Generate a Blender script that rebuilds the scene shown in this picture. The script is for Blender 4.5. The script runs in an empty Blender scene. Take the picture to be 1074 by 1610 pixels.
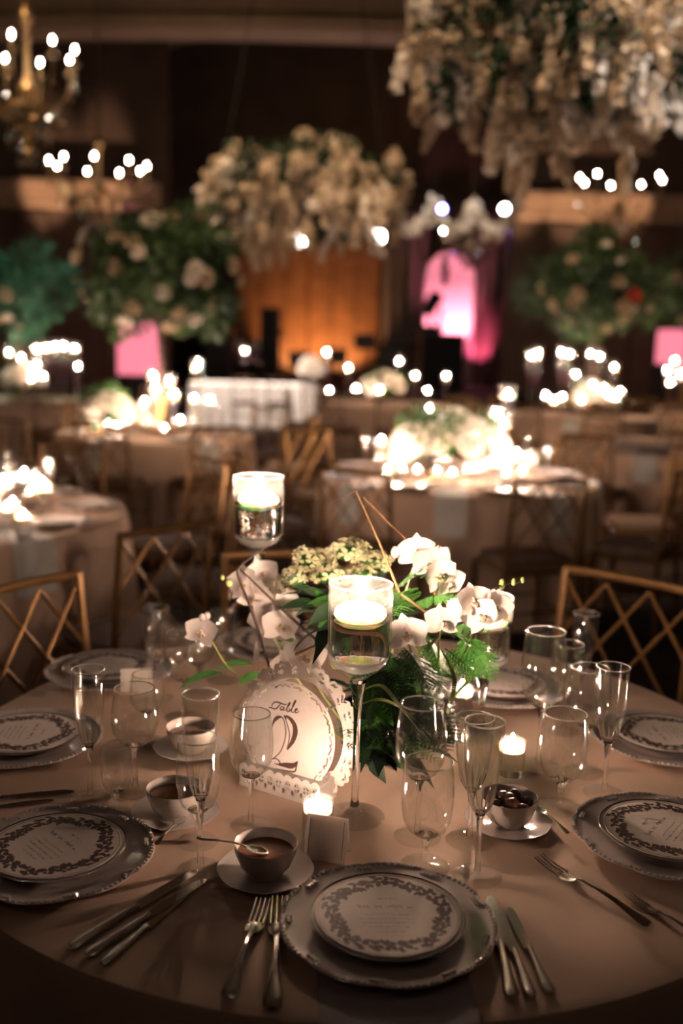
import bpy, math, random
from mathutils import Vector, Matrix
random.seed(7)
PI = math.pi
SC = bpy.context.scene
COL = SC.collection
# ------------------------------------------------------------------ camera, view, cycles
F = 1074 * 35 / 24
H = 1.58
PITCH, ROLL = math.radians(9.7), math.radians(1.5)
FWD = Vector((0, math.cos(PITCH), -math.sin(PITCH)))
U0 = Vector((0, math.sin(PITCH), math.cos(PITCH)))
RT = math.cos(ROLL) * Vector((1, 0, 0)) + math.sin(ROLL) * U0
UP = math.cos(ROLL) * U0 - math.sin(ROLL) * Vector((1, 0, 0))
cd = bpy.data.cameras.new('camera')
cam = bpy.data.objects.new('camera', cd)
COL.objects.link(cam)
cam.matrix_world = Matrix(((RT.x, UP.x, -FWD.x, 0), (RT.y, UP.y, -FWD.y, 0), (RT.z, UP.z, -FWD.z, H), (0, 0, 0, 1)))
cd.sensor_fit = 'HORIZONTAL'
cd.sensor_width = 24
cd.lens = 35
cd.clip_start = 0.02
cd.dof.use_dof = True
cd.dof.focus_distance = 1.66
cd.dof.aperture_fstop = 1.7
SC.camera = cam
w = bpy.data.worlds.new('world')
SC.world = w
w.use_nodes = True
w.node_tree.nodes['Background'].inputs[0].default_value = (0.9, 0.62, 0.42, 1)
w.node_tree.nodes['Background'].inputs[1].default_value = 0.0
vs = SC.view_settings
vs.view_transform = 'Standard'
vs.look = 'None'
vs.gamma = 1
vs.use_curve_mapping = False
vs.exposure = 2.2
cy = SC.cycles
cy.use_denoising = True
cy.max_bounces = 9
cy.diffuse_bounces = 3
cy.glossy_bounces = 4
cy.transmission_bounces = 8
cy.transparent_max_bounces = 40
cy.caustics_reflective = False
cy.caustics_refractive = False
cy.sample_clamp_indirect = 12.0
FLAME_COL = (1.0, 0.69, 0.50)
FLAME = 1550.0         # tall floating candles
FLAME_V = 350.0        # small votives of the near table
FLAME_BG = 620.0
BULB = 42.0

def ray(x, y):
    return FWD + RT * ((x - 537) / F) - UP * ((y - 805) / F)
def at(x, y, z=.76):
    d = ray(x, y)
    return Vector((0, 0, H)) + d * ((z - H) / d.z)
def atY(x, y, Y):
    d = ray(x, y)
    return Vector((0, 0, H)) + d * (Y / d.y)

# ------------------------------------------------------------------ mesh builder
class MB:
    def __init__(s):
        s.v = []; s.f = []
    def add(s, vs, fs, M=None):
        o = len(s.v)
        s.v += [(M @ Vector(p))[:] if M is not None else tuple(p) for p in vs]
        s.f += [tuple(i + o for i in f) for f in fs]
        return s
    def box(s, c, d, M=None):
        x, y, z = c; a, b, h = d[0] / 2, d[1] / 2, d[2] / 2
        vs = [(x + i * a, y + j * b, z + k * h) for k in (-1, 1) for j in (-1, 1) for i in (-1, 1)]
        return s.add(vs, [(0, 2, 3, 1), (4, 5, 7, 6), (0, 1, 5, 4), (2, 6, 7, 3), (0, 4, 6, 2), (1, 3, 7, 5)], M)
    def bbox(s, c, d, b, M=None):
        # box with chamfered edges
        x, y, z = c; X, Y, Z = d[0] / 2, d[1] / 2, d[2] / 2
        vs = []; fs = []
        rings = [(-Z, b), (-Z + b, 0), (Z - b, 0), (Z, b)]
        for zz, ins in rings:
            for (i, j) in ((1, 1), (-1, 1), (-1, -1), (1, -1)):
                p = (X - ins, Y - ins)
                q = [(i * p[0], j * (p[1] - b)), (i * (p[0] - b), j * p[1])]
                if i * j < 0: q.reverse()
                for u in q: vs.append((x + u[0], y + u[1], z + zz))
        for r in range(3):
            for k in range(8):
                fs.append((r * 8 + k, r * 8 + (k + 1) % 8, r * 8 + 8 + (k + 1) % 8, r * 8 + 8 + k))
        fs.append(tuple(range(7, -1, -1))); fs.append(tuple(range(24, 32)))
        return s.add(vs, fs, M)
    def lathe(s, prof, n=24, M=None, closed=False, rad=None):
        # prof: list of (r, z); rad: optional fn(theta, i) -> radius factor
        vs = []; fs = []; rows = []
        for i, (r, z) in enumerate(prof):
            if r < 1e-6:
                rows.append([len(vs)]); vs.append((0, 0, z))
            else:
                row = []
                for k in range(n):
                    t = 2 * PI * k / n
                    q = r * (rad(t, i) if rad else 1)
                    row.append(len(vs)); vs.append((q * math.cos(t), q * math.sin(t), z))
                rows.append(row)
        pr = list(zip(rows, rows[1:]))
        if closed: pr.append((rows[-1], rows[0]))
        for a, b in pr:
            for k in range(n):
                k2 = (k + 1) % n
                if len(a) == 1 and len(b) == 1: continue
                if len(a) == 1: fs.append((a[0], b[k2], b[k]))
                elif len(b) == 1: fs.append((a[k], a[k2], b[0]))
                else: fs.append((a[k], a[k2], b[k2], b[k]))
        return s.add(vs, fs, M)
    def tube(s, path, r, n=6, M=None, cap=True):
        path = [Vector(p) for p in path]
        rs = r if isinstance(r, (list, tuple)) else [r] * len(path)
        vs = []; fs = []
        t0 = (path[1] - path[0]).normalized()
        a = t0.orthogonal().normalized()
        for i, p in enumerate(path):
            t = (path[min(i + 1, len(path) - 1)] - path[max(i - 1, 0)])
            t = t.normalized() if t.length > 1e-9 else t0
            a = (a - t * a.dot(t))
            a = a.normalized() if a.length > 1e-6 else t.orthogonal().normalized()
            b = t.cross(a)
            for k in range(n):
                q = 2 * PI * k / n
                vs.append(tuple(p + (a * math.cos(q) + b * math.sin(q)) * rs[i]))
        for i in range(len(path) - 1):
            for k in range(n):
                fs.append((i * n + k, i * n + (k + 1) % n, (i + 1) * n + (k + 1) % n, (i + 1) * n + k))
        if cap:
            fs.append(tuple(range(n - 1, -1, -1)))
            fs.append(tuple(range((len(path) - 1) * n, len(path) * n)))
        return s.add(vs, fs, M)
    def ball(s, c, r, n=10, m=6, sc=(1, 1, 1), M=None):
        T = Matrix.Translation(c) @ Matrix.Diagonal((*sc, 1))
        if M is not None: T = M @ T
        return s.lathe([(r * math.sin(PI * i / m), -r * math.cos(PI * i / m)) for i in range(m + 1)], n, T)
    def prism(s, poly, z0, z1, M=None):
        n = len(poly)
        vs = [(x, y, z0) for x, y in poly] + [(x, y, z1) for x, y in poly]
        fs = [tuple(range(n - 1, -1, -1)), tuple(range(n, 2 * n))]
        fs += [(k, (k + 1) % n, n + (k + 1) % n, n + k) for k in range(n)]
        return s.add(vs, fs, M)
    def ribbon(s, pts, ws, z0, z1, M=None):
        # flat stroke of varying width in the xy plane
        P = [Vector((p[0], p[1])) for p in pts]
        L = []; Rr = []
        for i, p in enumerate(P):
            t = P[min(i + 1, len(P) - 1)] - P[max(i - 1, 0)]
            t.normalize(); nrm = Vector((-t.y, t.x))
            wd = ws[i] if isinstance(ws, (list, tuple)) else ws
            L.append(p + nrm * wd / 2); Rr.append(p - nrm * wd / 2)
        m = len(P)
        vs = [(q.x, q.y, z) for z in (z0, z1) for row in (L, Rr) for q in row]
        fs = []
        for i in range(m - 1):
            fs += [(2 * m + i, 3 * m + i, 3 * m + i + 1, 2 * m + i + 1), (i, i + 1, m + i + 1, m + i),
                   (i, 2 * m + i, 2 * m + i + 1, i + 1), (m + i, m + i + 1, 3 * m + i + 1, 3 * m + i)]
        return s.add(vs, fs, M)
    def mesh(s, name, mat, smooth=True):
        me = bpy.data.meshes.new(name)
        me.from_pydata(s.v, [], s.f)
        me.update()
        if smooth:
            me.polygons.foreach_set('use_smooth', [True] * len(me.polygons))
            try: me.set_sharp_from_angle(angle=math.radians(40))
            except Exception: pass
        me.materials.append(mat)
        return me
    def build(s, name, mat, parent=None, smooth=True):
        return obj(name, s.mesh(name, mat, smooth), parent)

def obj(name, me, parent=None, loc=None, rot=None, scale=None):
    o = bpy.data.objects.new(name, me)
    COL.objects.link(o)
    if parent is not None: o.parent = parent
    if name in ('leaf_cluster', 'flower_strand', 'flower_puff', 'beaded_edge'): o['kind'] = 'stuff'     # leaves and petals too small to pick apart
    if loc is not None: o.location = loc
    if rot is not None: o.rotation_euler = rot
    if scale is not None: o.scale = scale if hasattr(scale, '__len__') else (scale,) * 3
    return o
def tag(o, label, cat, group=None):
    o['label'] = label; o['category'] = cat
    if group: o['group'] = group
    return o
def thing(name, label, cat, loc=(0, 0, 0), rz=0, group=None):
    o = obj(name, None, None, loc, (0, 0, rz))
    o.empty_display_size = .05
    return tag(o, label, cat, group)
def structure(o):
    o['kind'] = 'structure'
    return o
CH = {}
def copy_tree(o, parent=None):
    c = o.copy(); COL.objects.link(c); c.parent = parent
    for ch in list(o.children): copy_tree(ch, c)
    return c
def dup(o, loc, rz=0, label=None, group=None, scale=None):
    c = copy_tree(o)
    c.location = loc; c.rotation_euler = (0, 0, rz)
    if label: c['label'] = label
    if group: c['group'] = group
    if scale is not None: c.scale = scale if hasattr(scale, '__len__') else (scale,) * 3
    return c
class Proto:
    """first placement moves the prototype itself, later ones copy it"""
    def __init__(s, root): s.root = root; s.used = False
    def place(s, loc, rz=0, label=None, group=None, scale=None):
        if not s.used:
            s.used = True; o = s.root
            s.keep = None
            o.location = loc; o.rotation_euler = (0, 0, rz)
            if label: o['label'] = label
            if group: o['group'] = group
            if scale is not None: o.scale = scale if hasattr(scale, '__len__') else (scale,) * 3
            else: o.scale = (1, 1, 1)
            return o
        return dup(s.root, loc, rz, label, group, scale if scale is not None else 1)

# ------------------------------------------------------------------ materials
def mat(name, col, rough=.6, metal=0, var=.08, scale=40, bump=0, bscale=200, sss=0, spec=.5, coat=0, trans=0, sheen=0):
    m = bpy.data.materials.new(name); m.use_nodes = True
    nt = m.node_tree; b = nt.nodes['Principled BSDF']
    b.inputs['Roughness'].default_value = rough
    b.inputs['Metallic'].default_value = metal
    b.inputs['Specular IOR Level'].default_value = spec
    b.inputs['Coat Weight'].default_value = coat
    if sheen: b.inputs['Sheen Weight'].default_value = sheen
    if sss:
        b.inputs['Subsurface Weight'].default_value = sss
        b.inputs['Subsurface Radius'].default_value = (1, .7, .5)
        b.inputs['Subsurface Scale'].default_value = .06
    tc = nt.nodes.new('ShaderNodeTexCoord')
    nz = nt.nodes.new('ShaderNodeTexNoise')
    nz.inputs['Scale'].default_value = scale; nz.inputs['Detail'].default_value = 2
    nt.links.new(tc.outputs['Object'], nz.inputs['Vector'])
    rp = nt.nodes.new('ShaderNodeValToRGB')
    rp.color_ramp.elements[0].position = .3; rp.color_ramp.elements[1].position = .7
    rp.color_ramp.elements[0].color = tuple(max(0, c * (1 - var)) for c in col[:3]) + (1,)
    rp.color_ramp.elements[1].color = tuple(min(1, c * (1 + var)) for c in col[:3]) + (1,)
    nt.links.new(nz.outputs['Fac'], rp.inputs['Fac'])
    nt.links.new(rp.outputs['Color'], b.inputs['Base Color'])
    if bump:
        n2 = nt.nodes.new('ShaderNodeTexNoise'); n2.inputs['Scale'].default_value = bscale
        nt.links.new(tc.outputs['Object'], n2.inputs['Vector'])
        bp = nt.nodes.new('ShaderNodeBump'); bp.inputs['Strength'].default_value = bump; bp.inputs['Distance'].default_value = .002
        nt.links.new(n2.outputs['Fac'], bp.inputs['Height'])
        nt.links.new(bp.outputs['Normal'], b.inputs['Normal'])
    if trans:
        t = nt.nodes.new('ShaderNodeBsdfTranslucent')
        nt.links.new(rp.outputs['Color'], t.inputs['Color'])
        mx = nt.nodes.new('ShaderNodeMixShader'); mx.inputs[0].default_value = trans
        nt.links.new(b.outputs[0], mx.inputs[1]); nt.links.new(t.outputs[0], mx.inputs[2])
        nt.links.new(mx.outputs[0], nt.nodes['Material Output'].inputs['Surface'])
    return m
def thin_glass(name, tint=.995, rough=.05, haze=.002, base=.075, edge=.6):
    # thin clear wall: light goes straight through, Fresnel reflection on top
    m = bpy.data.materials.new(name); m.use_nodes = True
    nt = m.node_tree; nt.nodes.clear()
    out = nt.nodes.new('ShaderNodeOutputMaterial')
    tr = nt.nodes.new('ShaderNodeBsdfTransparent'); tr.inputs['Color'].default_value = (tint, tint, tint * .99, 1)
    gl = nt.nodes.new('ShaderNodeBsdfGlossy'); gl.inputs['Roughness'].default_value = rough
    lw = nt.nodes.new('ShaderNodeLayerWeight'); lw.inputs['Blend'].default_value = .5
    pw = nt.nodes.new('ShaderNodeMath'); pw.operation = 'POWER'; pw.inputs[1].default_value = 3.5
    nt.links.new(lw.outputs['Facing'], pw.inputs[0])
    ma = nt.nodes.new('ShaderNodeMath'); ma.operation = 'MULTIPLY_ADD'; ma.inputs[1].default_value = edge; ma.inputs[2].default_value = base
    nt.links.new(pw.outputs[0], ma.inputs[0])
    mx = nt.nodes.new('ShaderNodeMixShader')
    nt.links.new(ma.outputs[0], mx.inputs[0]); nt.links.new(tr.outputs[0], mx.inputs[1]); nt.links.new(gl.outputs[0], mx.inputs[2])
    # faint diffuse haze mixed in so the glass looks candlelit
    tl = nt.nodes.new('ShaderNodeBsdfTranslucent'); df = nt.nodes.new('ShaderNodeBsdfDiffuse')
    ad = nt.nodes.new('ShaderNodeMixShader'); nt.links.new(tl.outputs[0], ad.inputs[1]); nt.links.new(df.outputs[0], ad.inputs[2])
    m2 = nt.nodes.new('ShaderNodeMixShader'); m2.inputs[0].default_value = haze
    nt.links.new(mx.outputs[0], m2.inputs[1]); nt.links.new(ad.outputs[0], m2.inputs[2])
    nt.links.new(m2.outputs[0], out.inputs['Surface'])
    return m
def solid_glass(name, ior=1.5, tint=(1, 1, 1)):
    m = bpy.data.materials.new(name); m.use_nodes = True
    b = m.node_tree.nodes['Principled BSDF']
    b.inputs['Base Color'].default_value = (*tint, 1)
    b.inputs['Transmission Weight'].default_value = 1
    b.inputs['Roughness'].default_value = 0
    b.inputs['IOR'].default_value = ior
    return m
def emit(name, col, s):
    m = bpy.data.materials.new(name); m.use_nodes = True
    nt = m.node_tree; nt.nodes.clear()
    out = nt.nodes.new('ShaderNodeOutputMaterial'); e = nt.nodes.new('ShaderNodeEmission')
    e.inputs[0].default_value = (*col, 1); e.inputs[1].default_value = s
    nt.links.new(e.outputs[0], out.inputs['Surface'])
    return m

M = dict(
    cloth=mat('ivory_tablecloth', (.74, .53, .41), .85, var=.05, scale=6, bump=.25, bscale=500, spec=.2),
    napkin=mat('lilac_napkin', (.46, .40, .42), .9, var=.05, scale=10, bump=.2, bscale=400, spec=.2),
    white_cloth=mat('white_tablecloth', (.85, .82, .80), .9, var=.03, spec=.2),
    porcelain=mat('porcelain', (.58, .51, .49), .12, var=.03, scale=10, coat=.3),
    plate=mat('white_plate', (.68, .60, .57), .12, var=.03, scale=10, coat=.3),
    silver=mat('silver', (.82, .79, .74), .16, 1, .05, 30),
    steel=mat('knife_steel', (.75, .74, .72), .10, 1, .04, 30),
    gold=mat('gold_paint', (.25, .135, .052), .36, .55, .15, 25),
    cushion=mat('seat_cushion', (.22, .15, .12), .9, var=.1, scale=60),
    card=mat('menu_card', (.78, .68, .63), .75, var=.03, scale=60),
    cardwhite=mat('place_card', (.84, .78, .74), .75, var=.03, trans=.5),
    signcard=mat('lace_sign_card', (.80, .72, .68), .75, var=.03, trans=.12),
    ink=mat('brown_ink', (.10, .055, .045), .7, var=.25, scale=150),
    inkthin=mat('grey_ink', (.14, .09, .08), .8, var=.2),
    soup=mat('brown_soup', (.26, .10, .05), .10, var=.2, scale=50),
    choc=mat('chocolate', (.07, .03, .022), .3, var=.3, scale=80),
    choc2=mat('reddish_chocolate', (.16, .05, .035), .35, var=.3, scale=80),
    wax=mat('wax', (.92, .88, .82), .5, var=.02, sss=1, trans=.25),
    wick=mat('wick', (.03, .02, .02), .9),
    petal=mat('orchid_petal', (.80, .73, .71), .55, var=.05, scale=90, trans=.35, spec=.3),
    lip=mat('orchid_lip', (.72, .55, .42), .5, var=.2, scale=120, trans=.2),
    bud=mat('orchid_bud', (.50, .56, .20), .5, var=.15, scale=80),
    hyd=mat('hydrangea_petal', (.50, .48, .29), .6, var=.2, scale=60, trans=.3),
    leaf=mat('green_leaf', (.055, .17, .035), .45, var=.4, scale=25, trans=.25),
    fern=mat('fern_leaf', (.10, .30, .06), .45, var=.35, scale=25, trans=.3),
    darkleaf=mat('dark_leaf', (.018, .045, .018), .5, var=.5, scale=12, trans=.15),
    treeleaf=mat('tree_leaf', (.05, .10, .03), .5, var=.5, scale=8, trans=.25),
    tealleaf=mat('teal_leaf', (.03, .12, .07), .5, var=.5, scale=8, trans=.25),
    twig=mat('brown_twig', (.22, .12, .05), .7, var=.3, scale=60),
    darktwig=mat('dark_twig', (.06, .035, .025), .7, var=.3, scale=60),
    cream=mat('cream_blossom', (.62, .50, .36), .7, var=.2, scale=15, trans=.3),
    blossom=mat('white_blossom', (.90, .84, .77), .7, var=.12, scale=15, trans=.3),
    red=mat('red_blossom', (.5, .05, .03), .6, var=.2),
    black=mat('black_metal', (.012, .012, .013), .5, var=.2),
    blackcloth=mat('black_grille', (.008, .008, .009), .9, var=.2),
    chrome=mat('chrome', (.7, .7, .75), .2, 1),
    drum=mat('led_lit_purple_shell', (.30, .18, .48), .25, .4, .3, 60),  # purple brightened to stand in for LED highlights on the shells
    brass=mat('brass', (.35, .22, .10), .35, .9, .15, 20),
    wood=mat('panel_wood', (.30, .13, .05), .5, var=.2, scale=3),
    carpet=mat('carpet', (.030, .018, .014), .95, var=.6, scale=2.2, bump=.3, bscale=300),
    wall=mat('dark_brown_wall', (.10, .065, .045), .8, var=.2, scale=1.2),
    plaster=mat('tan_plaster', (.42, .29, .19), .8, var=.1, scale=2),
    ceiling=mat('brown_ceiling', (.12, .075, .05), .9, var=.15, scale=.8),
    curtain=mat('mauve_curtain', (.30, .23, .22), .9, var=.12, scale=5),
    darkcurtain=mat('dark_curtain', (.05, .035, .035), .95, var=.2, scale=4),
    whiteplaster=mat('white_niche_plaster', (.80, .76, .76), .8, var=.04, scale=4),
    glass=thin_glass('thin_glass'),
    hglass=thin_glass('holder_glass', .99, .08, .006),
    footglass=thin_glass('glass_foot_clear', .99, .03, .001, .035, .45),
    rimglass=thin_glass('highlight_glass_rim', .95, .22, .12, .35, .4),  # strong gloss and haze put in so rims show bright lines
    thickglass=thin_glass('thick_glass_base', .92, .2, .28, .12, .5),  # diffuse white mixed in to make the holder base look lit
    sglass=solid_glass('solid_glass', 1.5),
    water=solid_glass('water', 1.33),
    crystal=solid_glass('crystal', 1.6),
    flame=emit('candle_flame', FLAME_COL, FLAME),
    flamev=emit('votive_flame', FLAME_COL, FLAME_V),
    flamebg=emit('candle_flame_small', FLAME_COL, FLAME_BG),
    bulb=emit('chandelier_bulb', (1, .80, .62), BULB),
    blue=emit('blue_stage_lens', (.18, .16, 1.0), 26),
    whitelens=emit('white_stage_lens', (1, .85, .78), 12),
    pinkglow=emit('pink_lamp_panel', (1.0, .24, .32), .26),
)

# ------------------------------------------------------------------ the room
PY = 20.5                                   # proscenium plane
def slab(name, x0, x1, y0, y1, z0, z1, m, parent=None, smooth=False):
    o = MB().box(((x0 + x1) / 2, (y0 + y1) / 2, (z0 + z1) / 2), (x1 - x0, y1 - y0, z1 - z0)).build(name, m, parent, smooth)
    if parent is None: structure(o)
    return o
XL, XR, YF, YB, ZC = -10.5, 10.5, -5.0, 27.0, 10.2
slab('floor', XL, XR, YF, YB, -.12, 0, M['carpet'])
slab('ceiling', XL, XR, YF, YB, ZC, ZC + .15, M['ceiling'])
slab('wall_left', XL - .2, XL, YF, YB, 0, ZC, M['wall'])
slab('wall_right', XR, XR + .2, YF, YB, 0, ZC, M['wall'])
slab('wall_front', XL, XR, YF - .2, YF, 0, ZC, M['wall'])
slab('wall_back', XL, XR, YB, YB + .2, 0, ZC, M['wall'])
# proscenium wall with a wide shallow arch
ox0, ox1 = atY(262, 320, PY).x, atY(806, 320, PY).x
zs, zt = atY(200, 48, PY).z - .25, atY(500, 44, PY).z
prz = []
N = 24
poly = [(XL, 0), (ox0, 0), (ox0, zs)]
for i in range(1, N):
    t = PI - PI * i / N
    poly.append(((ox0 + ox1) / 2 + (ox1 - ox0) / 2 * math.cos(t), zs + (zt - zs) * math.sin(t)))
poly += [(ox1, zs), (ox1, 0), (XR, 0), (XR, ZC), (XL, ZC)]
b = MB()
n = len(poly)
b.v = [(x, PY, z) for x, z in poly] + [(x, PY + .5, z) for x, z in poly]
# caps as simple quads: left pier, right pier, and the band above the arch
k0 = 2; kN = 2 + N
top = [(x, ZC) for x, z in poly[k0:kN + 1]]
base = len(b.v)
b.v += [(x, PY, ZC) for x, _ in top] + [(x, PY + .5, ZC) for x, _ in top]
m_ = len(top)
for i in range(m_ - 1):
    b.f.append((k0 + i, k0 + i + 1, base + i + 1, base + i))
    b.f.append((n + k0 + i + 1, n + k0 + i, base + m_ + i, base + m_ + i + 1))
    b.f.append((k0 + i, n + k0 + i, n + k0 + i + 1, k0 + i + 1))
def quadwall(x0, x1):
    o = len(b.v)
    b.v.extend([(x0, PY, 0), (x1, PY, 0), (x1, PY, ZC), (x0, PY, ZC), (x0, PY + .5, 0), (x1, PY + .5, 0), (x1, PY + .5, ZC), (x0, PY + .5, ZC)])
    b.f.extend([tuple(o + i for i in q) for q in ((0, 1, 2, 3), (5, 4, 7, 6), (1, 5, 6, 2), (4, 0, 3, 7))])
quadwall(XL, ox0); quadwall(ox1, XR)
structure(b.build('wall_proscenium', M['wall'], None, False))
# ceiling beam with a slightly arched soffit
BY = 15.6
zb_ = atY(430, 44, BY).z
bm = MB(); nb = 40
for yy in (BY, BY + .7):
    for i in range(nb + 1):
        x = XL + (XR - XL) * i / nb
        bm.v += [(x, yy, zb_ - .0045 * (x + .8) ** 2), (x, yy, ZC)]
o_ = 2 * (nb + 1)
for i in range(nb):
    a = 2 * i
    bm.f += [(a, a + 2, a + 3, a + 1), (o_ + a + 2, o_ + a, o_ + a + 1, o_ + a + 3), (a, o_ + a, o_ + a + 2, a + 2)]
bm_ = structure(bm.build('trim_1', M['plaster']))
MB().tube([(XL + (XR - XL) * i / nb, BY - .03, zb_ - .0045 * (XL + (XR - XL) * i / nb + .8) ** 2 + .12) for i in range(nb + 1)], .05, 6).build('beam_moulding', M['plaster'], bm_)
# cornices either side, each a stack of three mouldings
zc = atY(100, 306, PY).z; zc2 = atY(940, 326, PY).z
for i, (x0, x1, zz) in enumerate(((XL, ox0 - .1, zc), (ox1 + .1, XR, (zc + zc2) / 2))):
    c = structure(MB().box(((x0 + x1) / 2, PY - .14, zz), (x1 - x0, .28, .26)).build('trim_%d' % (i + 2), M['plaster'], None, False))
    MB().box(((x0 + x1) / 2, PY - .2, zz + .18), (x1 - x0, .4, .10)).build('cornice_moulding', M['plaster'], c, False)
    MB().box(((x0 + x1) / 2, PY - .08, zz - .22), (x1 - x0, .16, .12)).build('cornice_moulding', M['plaster'], c, False)
    # wall pilasters below
    k = 0
    for q in range(4):
        px = x0 + (x1 - x0) * (q + .5) / 4
        MB().box((px, PY - .06, zz / 2 - .2), (.55, .12, zz - .3)).build('pilaster', M['wall'], c, False)
# round medallion high on the stage wall
slab('stage_floor', ox0 - 1, ox1 + 1, PY + .0, YB, 0.001, .55, M['darkcurtain'])
SB = YB - .05
# stage back wall: wood panels with real joints, under a valance
pw = structure(slab('wall_stage', ox0 - 1.5, ox1 + 1.5, SB - .15, SB, .55, ZC - .1, M['wall']))
xa, xb = atY(372, 500, SB - .2).x, atY(596, 500, SB - .2).x
zv = atY(480, 408, SB - .2).z
npan = 6
for i in range(npan):
    x0 = xa + (xb - xa) * i / npan; x1 = xa + (xb - xa) * (i + 1) / npan
    MB().bbox(((x0 + x1) / 2, SB - .19, (.56 + zv) / 2), (x1 - x0 - .03, .06, zv - .58), .012).build('panel', M['wood'], pw, False)
MB().bbox(((xa + xb) / 2, SB - .24, zv + .22), (xb - xa + .2, .18, .42), .02).build('valance', M['wood'], pw, False)
def curtain(px0, px1, z0, z1, Y, m, label):
    x0, x1 = atY(px0, 500, Y).x, atY(px1, 500, Y).x
    n = max(24, int((x1 - x0) / .035)); b = MB(); vs = []
    for i in range(n + 1):
        t = i / n
        y = Y + .07 * math.sin(2 * PI * (x1 - x0) * t / .28) + .02 * math.sin(17 * t)
        for z in (z0, z1): vs.append((x0 + (x1 - x0) * t, y, z))
    for i in range(n + 1):
        t = i / n
        y = Y + .02 + .07 * math.sin(2 * PI * (x1 - x0) * t / .28) + .02 * math.sin(17 * t)
        for z in (z0, z1): vs.append((x0 + (x1 - x0) * t, y, z))
    o = 2 * n + 2
    fs = [(2 * i, 2 * i + 2, 2 * i + 3, 2 * i + 1) for i in range(n)] + [(o + 2 * i + 2, o + 2 * i, o + 2 * i + 1, o + 2 * i + 3) for i in range(n)]
    fs += [(2 * i, o + 2 * i, o + 2 * i + 2, 2 * i + 2) for i in range(n)]
    return tag(b.add(vs, fs).build('stage_curtain', m), label, 'curtain')
ztop = atY(700, 330, SB - .4).z
curtain(598, 668, .56, ztop, SB - .45, M['curtain'], 'pale mauve pleated curtain between wood panelling and pink niche')
curtain(744, 822, .56, ztop, SB - .45, M['curtain'], 'pleated curtain tinted pink on the far side of the lit niche')
curtain(200, 372, .56, ztop, SB - .45, M['darkcurtain'], 'dark pleated curtain beside the orange lit wood panelling')
# arched niche: half cylinder with a quarter-dome head
ncx = atY(706, 480, SB - .5).x; nz0 = .56; nr = (atY(744, 480, SB - .5).x - atY(668, 480, SB - .5).x) / 2
nzs = atY(706, 396, SB - .5).z - nr
def niche():
    b = MB(); vs = []; fs = []
    n = 16
    rows = [(nr, nz0), (nr, nzs)] + [(nr * math.cos(PI / 2 * i / 8), nzs + nr * math.sin(PI / 2 * i / 8)) for i in range(1, 9)]
    for r, z in rows:
        for k in range(n + 1):
            t = PI * k / n
            vs.append((ncx + r * math.cos(t) if True else 0, SB - .5 + .32 * (r / nr) * math.sin(t), z))
    for i in range(len(rows) - 1):
        for k in range(n):
            fs.append((i * (n + 1) + k, (i + 1) * (n + 1) + k, (i + 1) * (n + 1) + k + 1, i * (n + 1) + k + 1))
    return b.add(vs, fs)
nich = structure(niche().build('wall_niche', M['whiteplaster']))
so = nich.modifiers.new('shell', 'SOLIDIFY'); so.thickness = .05; so.offset = 1
MB().tube([(ncx - nr, SB - .5, nz0), (ncx - nr, SB - .5, nzs)] + [(ncx - nr * math.cos(PI * i / 12), SB - .5, nzs + nr * math.sin(PI * i / 12)) for i in range(1, 12)] + [(ncx + nr, SB - .5, nzs), (ncx + nr, SB - .5, nz0)], .04, 8).build('niche_arch', M['whiteplaster'], nich)
sp = atY(700, 437, SB - .4)
s = thing('wall_sconce', 'small dark lantern hanging inside the pink lit niche', 'sconce', (sp.x, sp.y, sp.z))
MB().box((0, 0, 0), (.16, .14, .38)).build('lantern_body', M['black'], s, False)
MB().lathe([(0, .30), (.13, .19), (.13, .17), (0, .17)], 8).build('lantern_cap', M['black'], s, False)
MB().tube([(0, 0, .29), (0, 0, nzs + nr - sp.z - .02)], .012, 6).build('hanging_rod', M['black'], s)

def spot(name, loc, target, col, power, size_deg, blend=.6, radius=.06, parent=None):
    l = bpy.data.lights.new(name, 'SPOT'); l.color = col; l.energy = power
    l.spot_size = math.radians(size_deg); l.spot_blend = blend; l.shadow_soft_size = radius
    o = bpy.data.objects.new(name, l); COL.objects.link(o)
    d = (Vector(target) - Vector(loc)).normalized()
    o.rotation_euler = d.to_track_quat('-Z', 'Y').to_euler()
    o.location = loc
    if parent is not None:
        o.parent = parent; o.location = Vector(loc) - parent.location
    return o
def par_can(loc, target, col, power, size, label, group='stage and wall uplights'):
    t = thing('uplight', label, 'spotlight', loc, 0, group)
    d = (Vector(target) - Vector(loc)).normalized()
    R = d.to_track_quat('Z', 'Y').to_matrix().to_4x4()
    T = Matrix.Translation((0, 0, .16)) @ R
    MB().lathe([(0, -.10), (.06, -.10), (.075, -.06), (.075, .09), (.068, .09), (.066, -.02), (0, -.02)], 14, T).build('can', M['black'], t)
    MB().tube([(-.09, 0, .16), (-.09, 0, .01), (.09, 0, .01), (.09, 0, .16)], .008, 6).build('yoke', M['black'], t)
    spot('uplight_lamp', Vector(loc) + Vector((0, 0, .16)) + d * .12, target, col, power, size, parent=t)
    return t
def added_spot(loc, target, col, power, size, label):  # unseen ceiling lamp added to brighten its target
    t = thing('added_ceiling_spot', label, 'spotlight', loc, 0, 'added unseen ceiling spots')
    d = (Vector(target) - Vector(loc)).normalized()
    T = Matrix.Translation((0, 0, -.22)) @ d.to_track_quat('Z', 'Y').to_matrix().to_4x4()
    MB().lathe([(0, -.12), (.05, -.12), (.07, -.06), (.07, .10), (.063, .10), (.06, -.02), (0, -.02)], 14, T).build('can', M['black'], t)
    MB().tube([(0, 0, 0), (0, 0, -.22)], .012, 6).build('stem', M['black'], t)
    spot('added_spot_lamp', Vector(loc) + Vector((0, 0, -.22)) + d * .13, target, col, power, size, parent=t)
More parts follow.
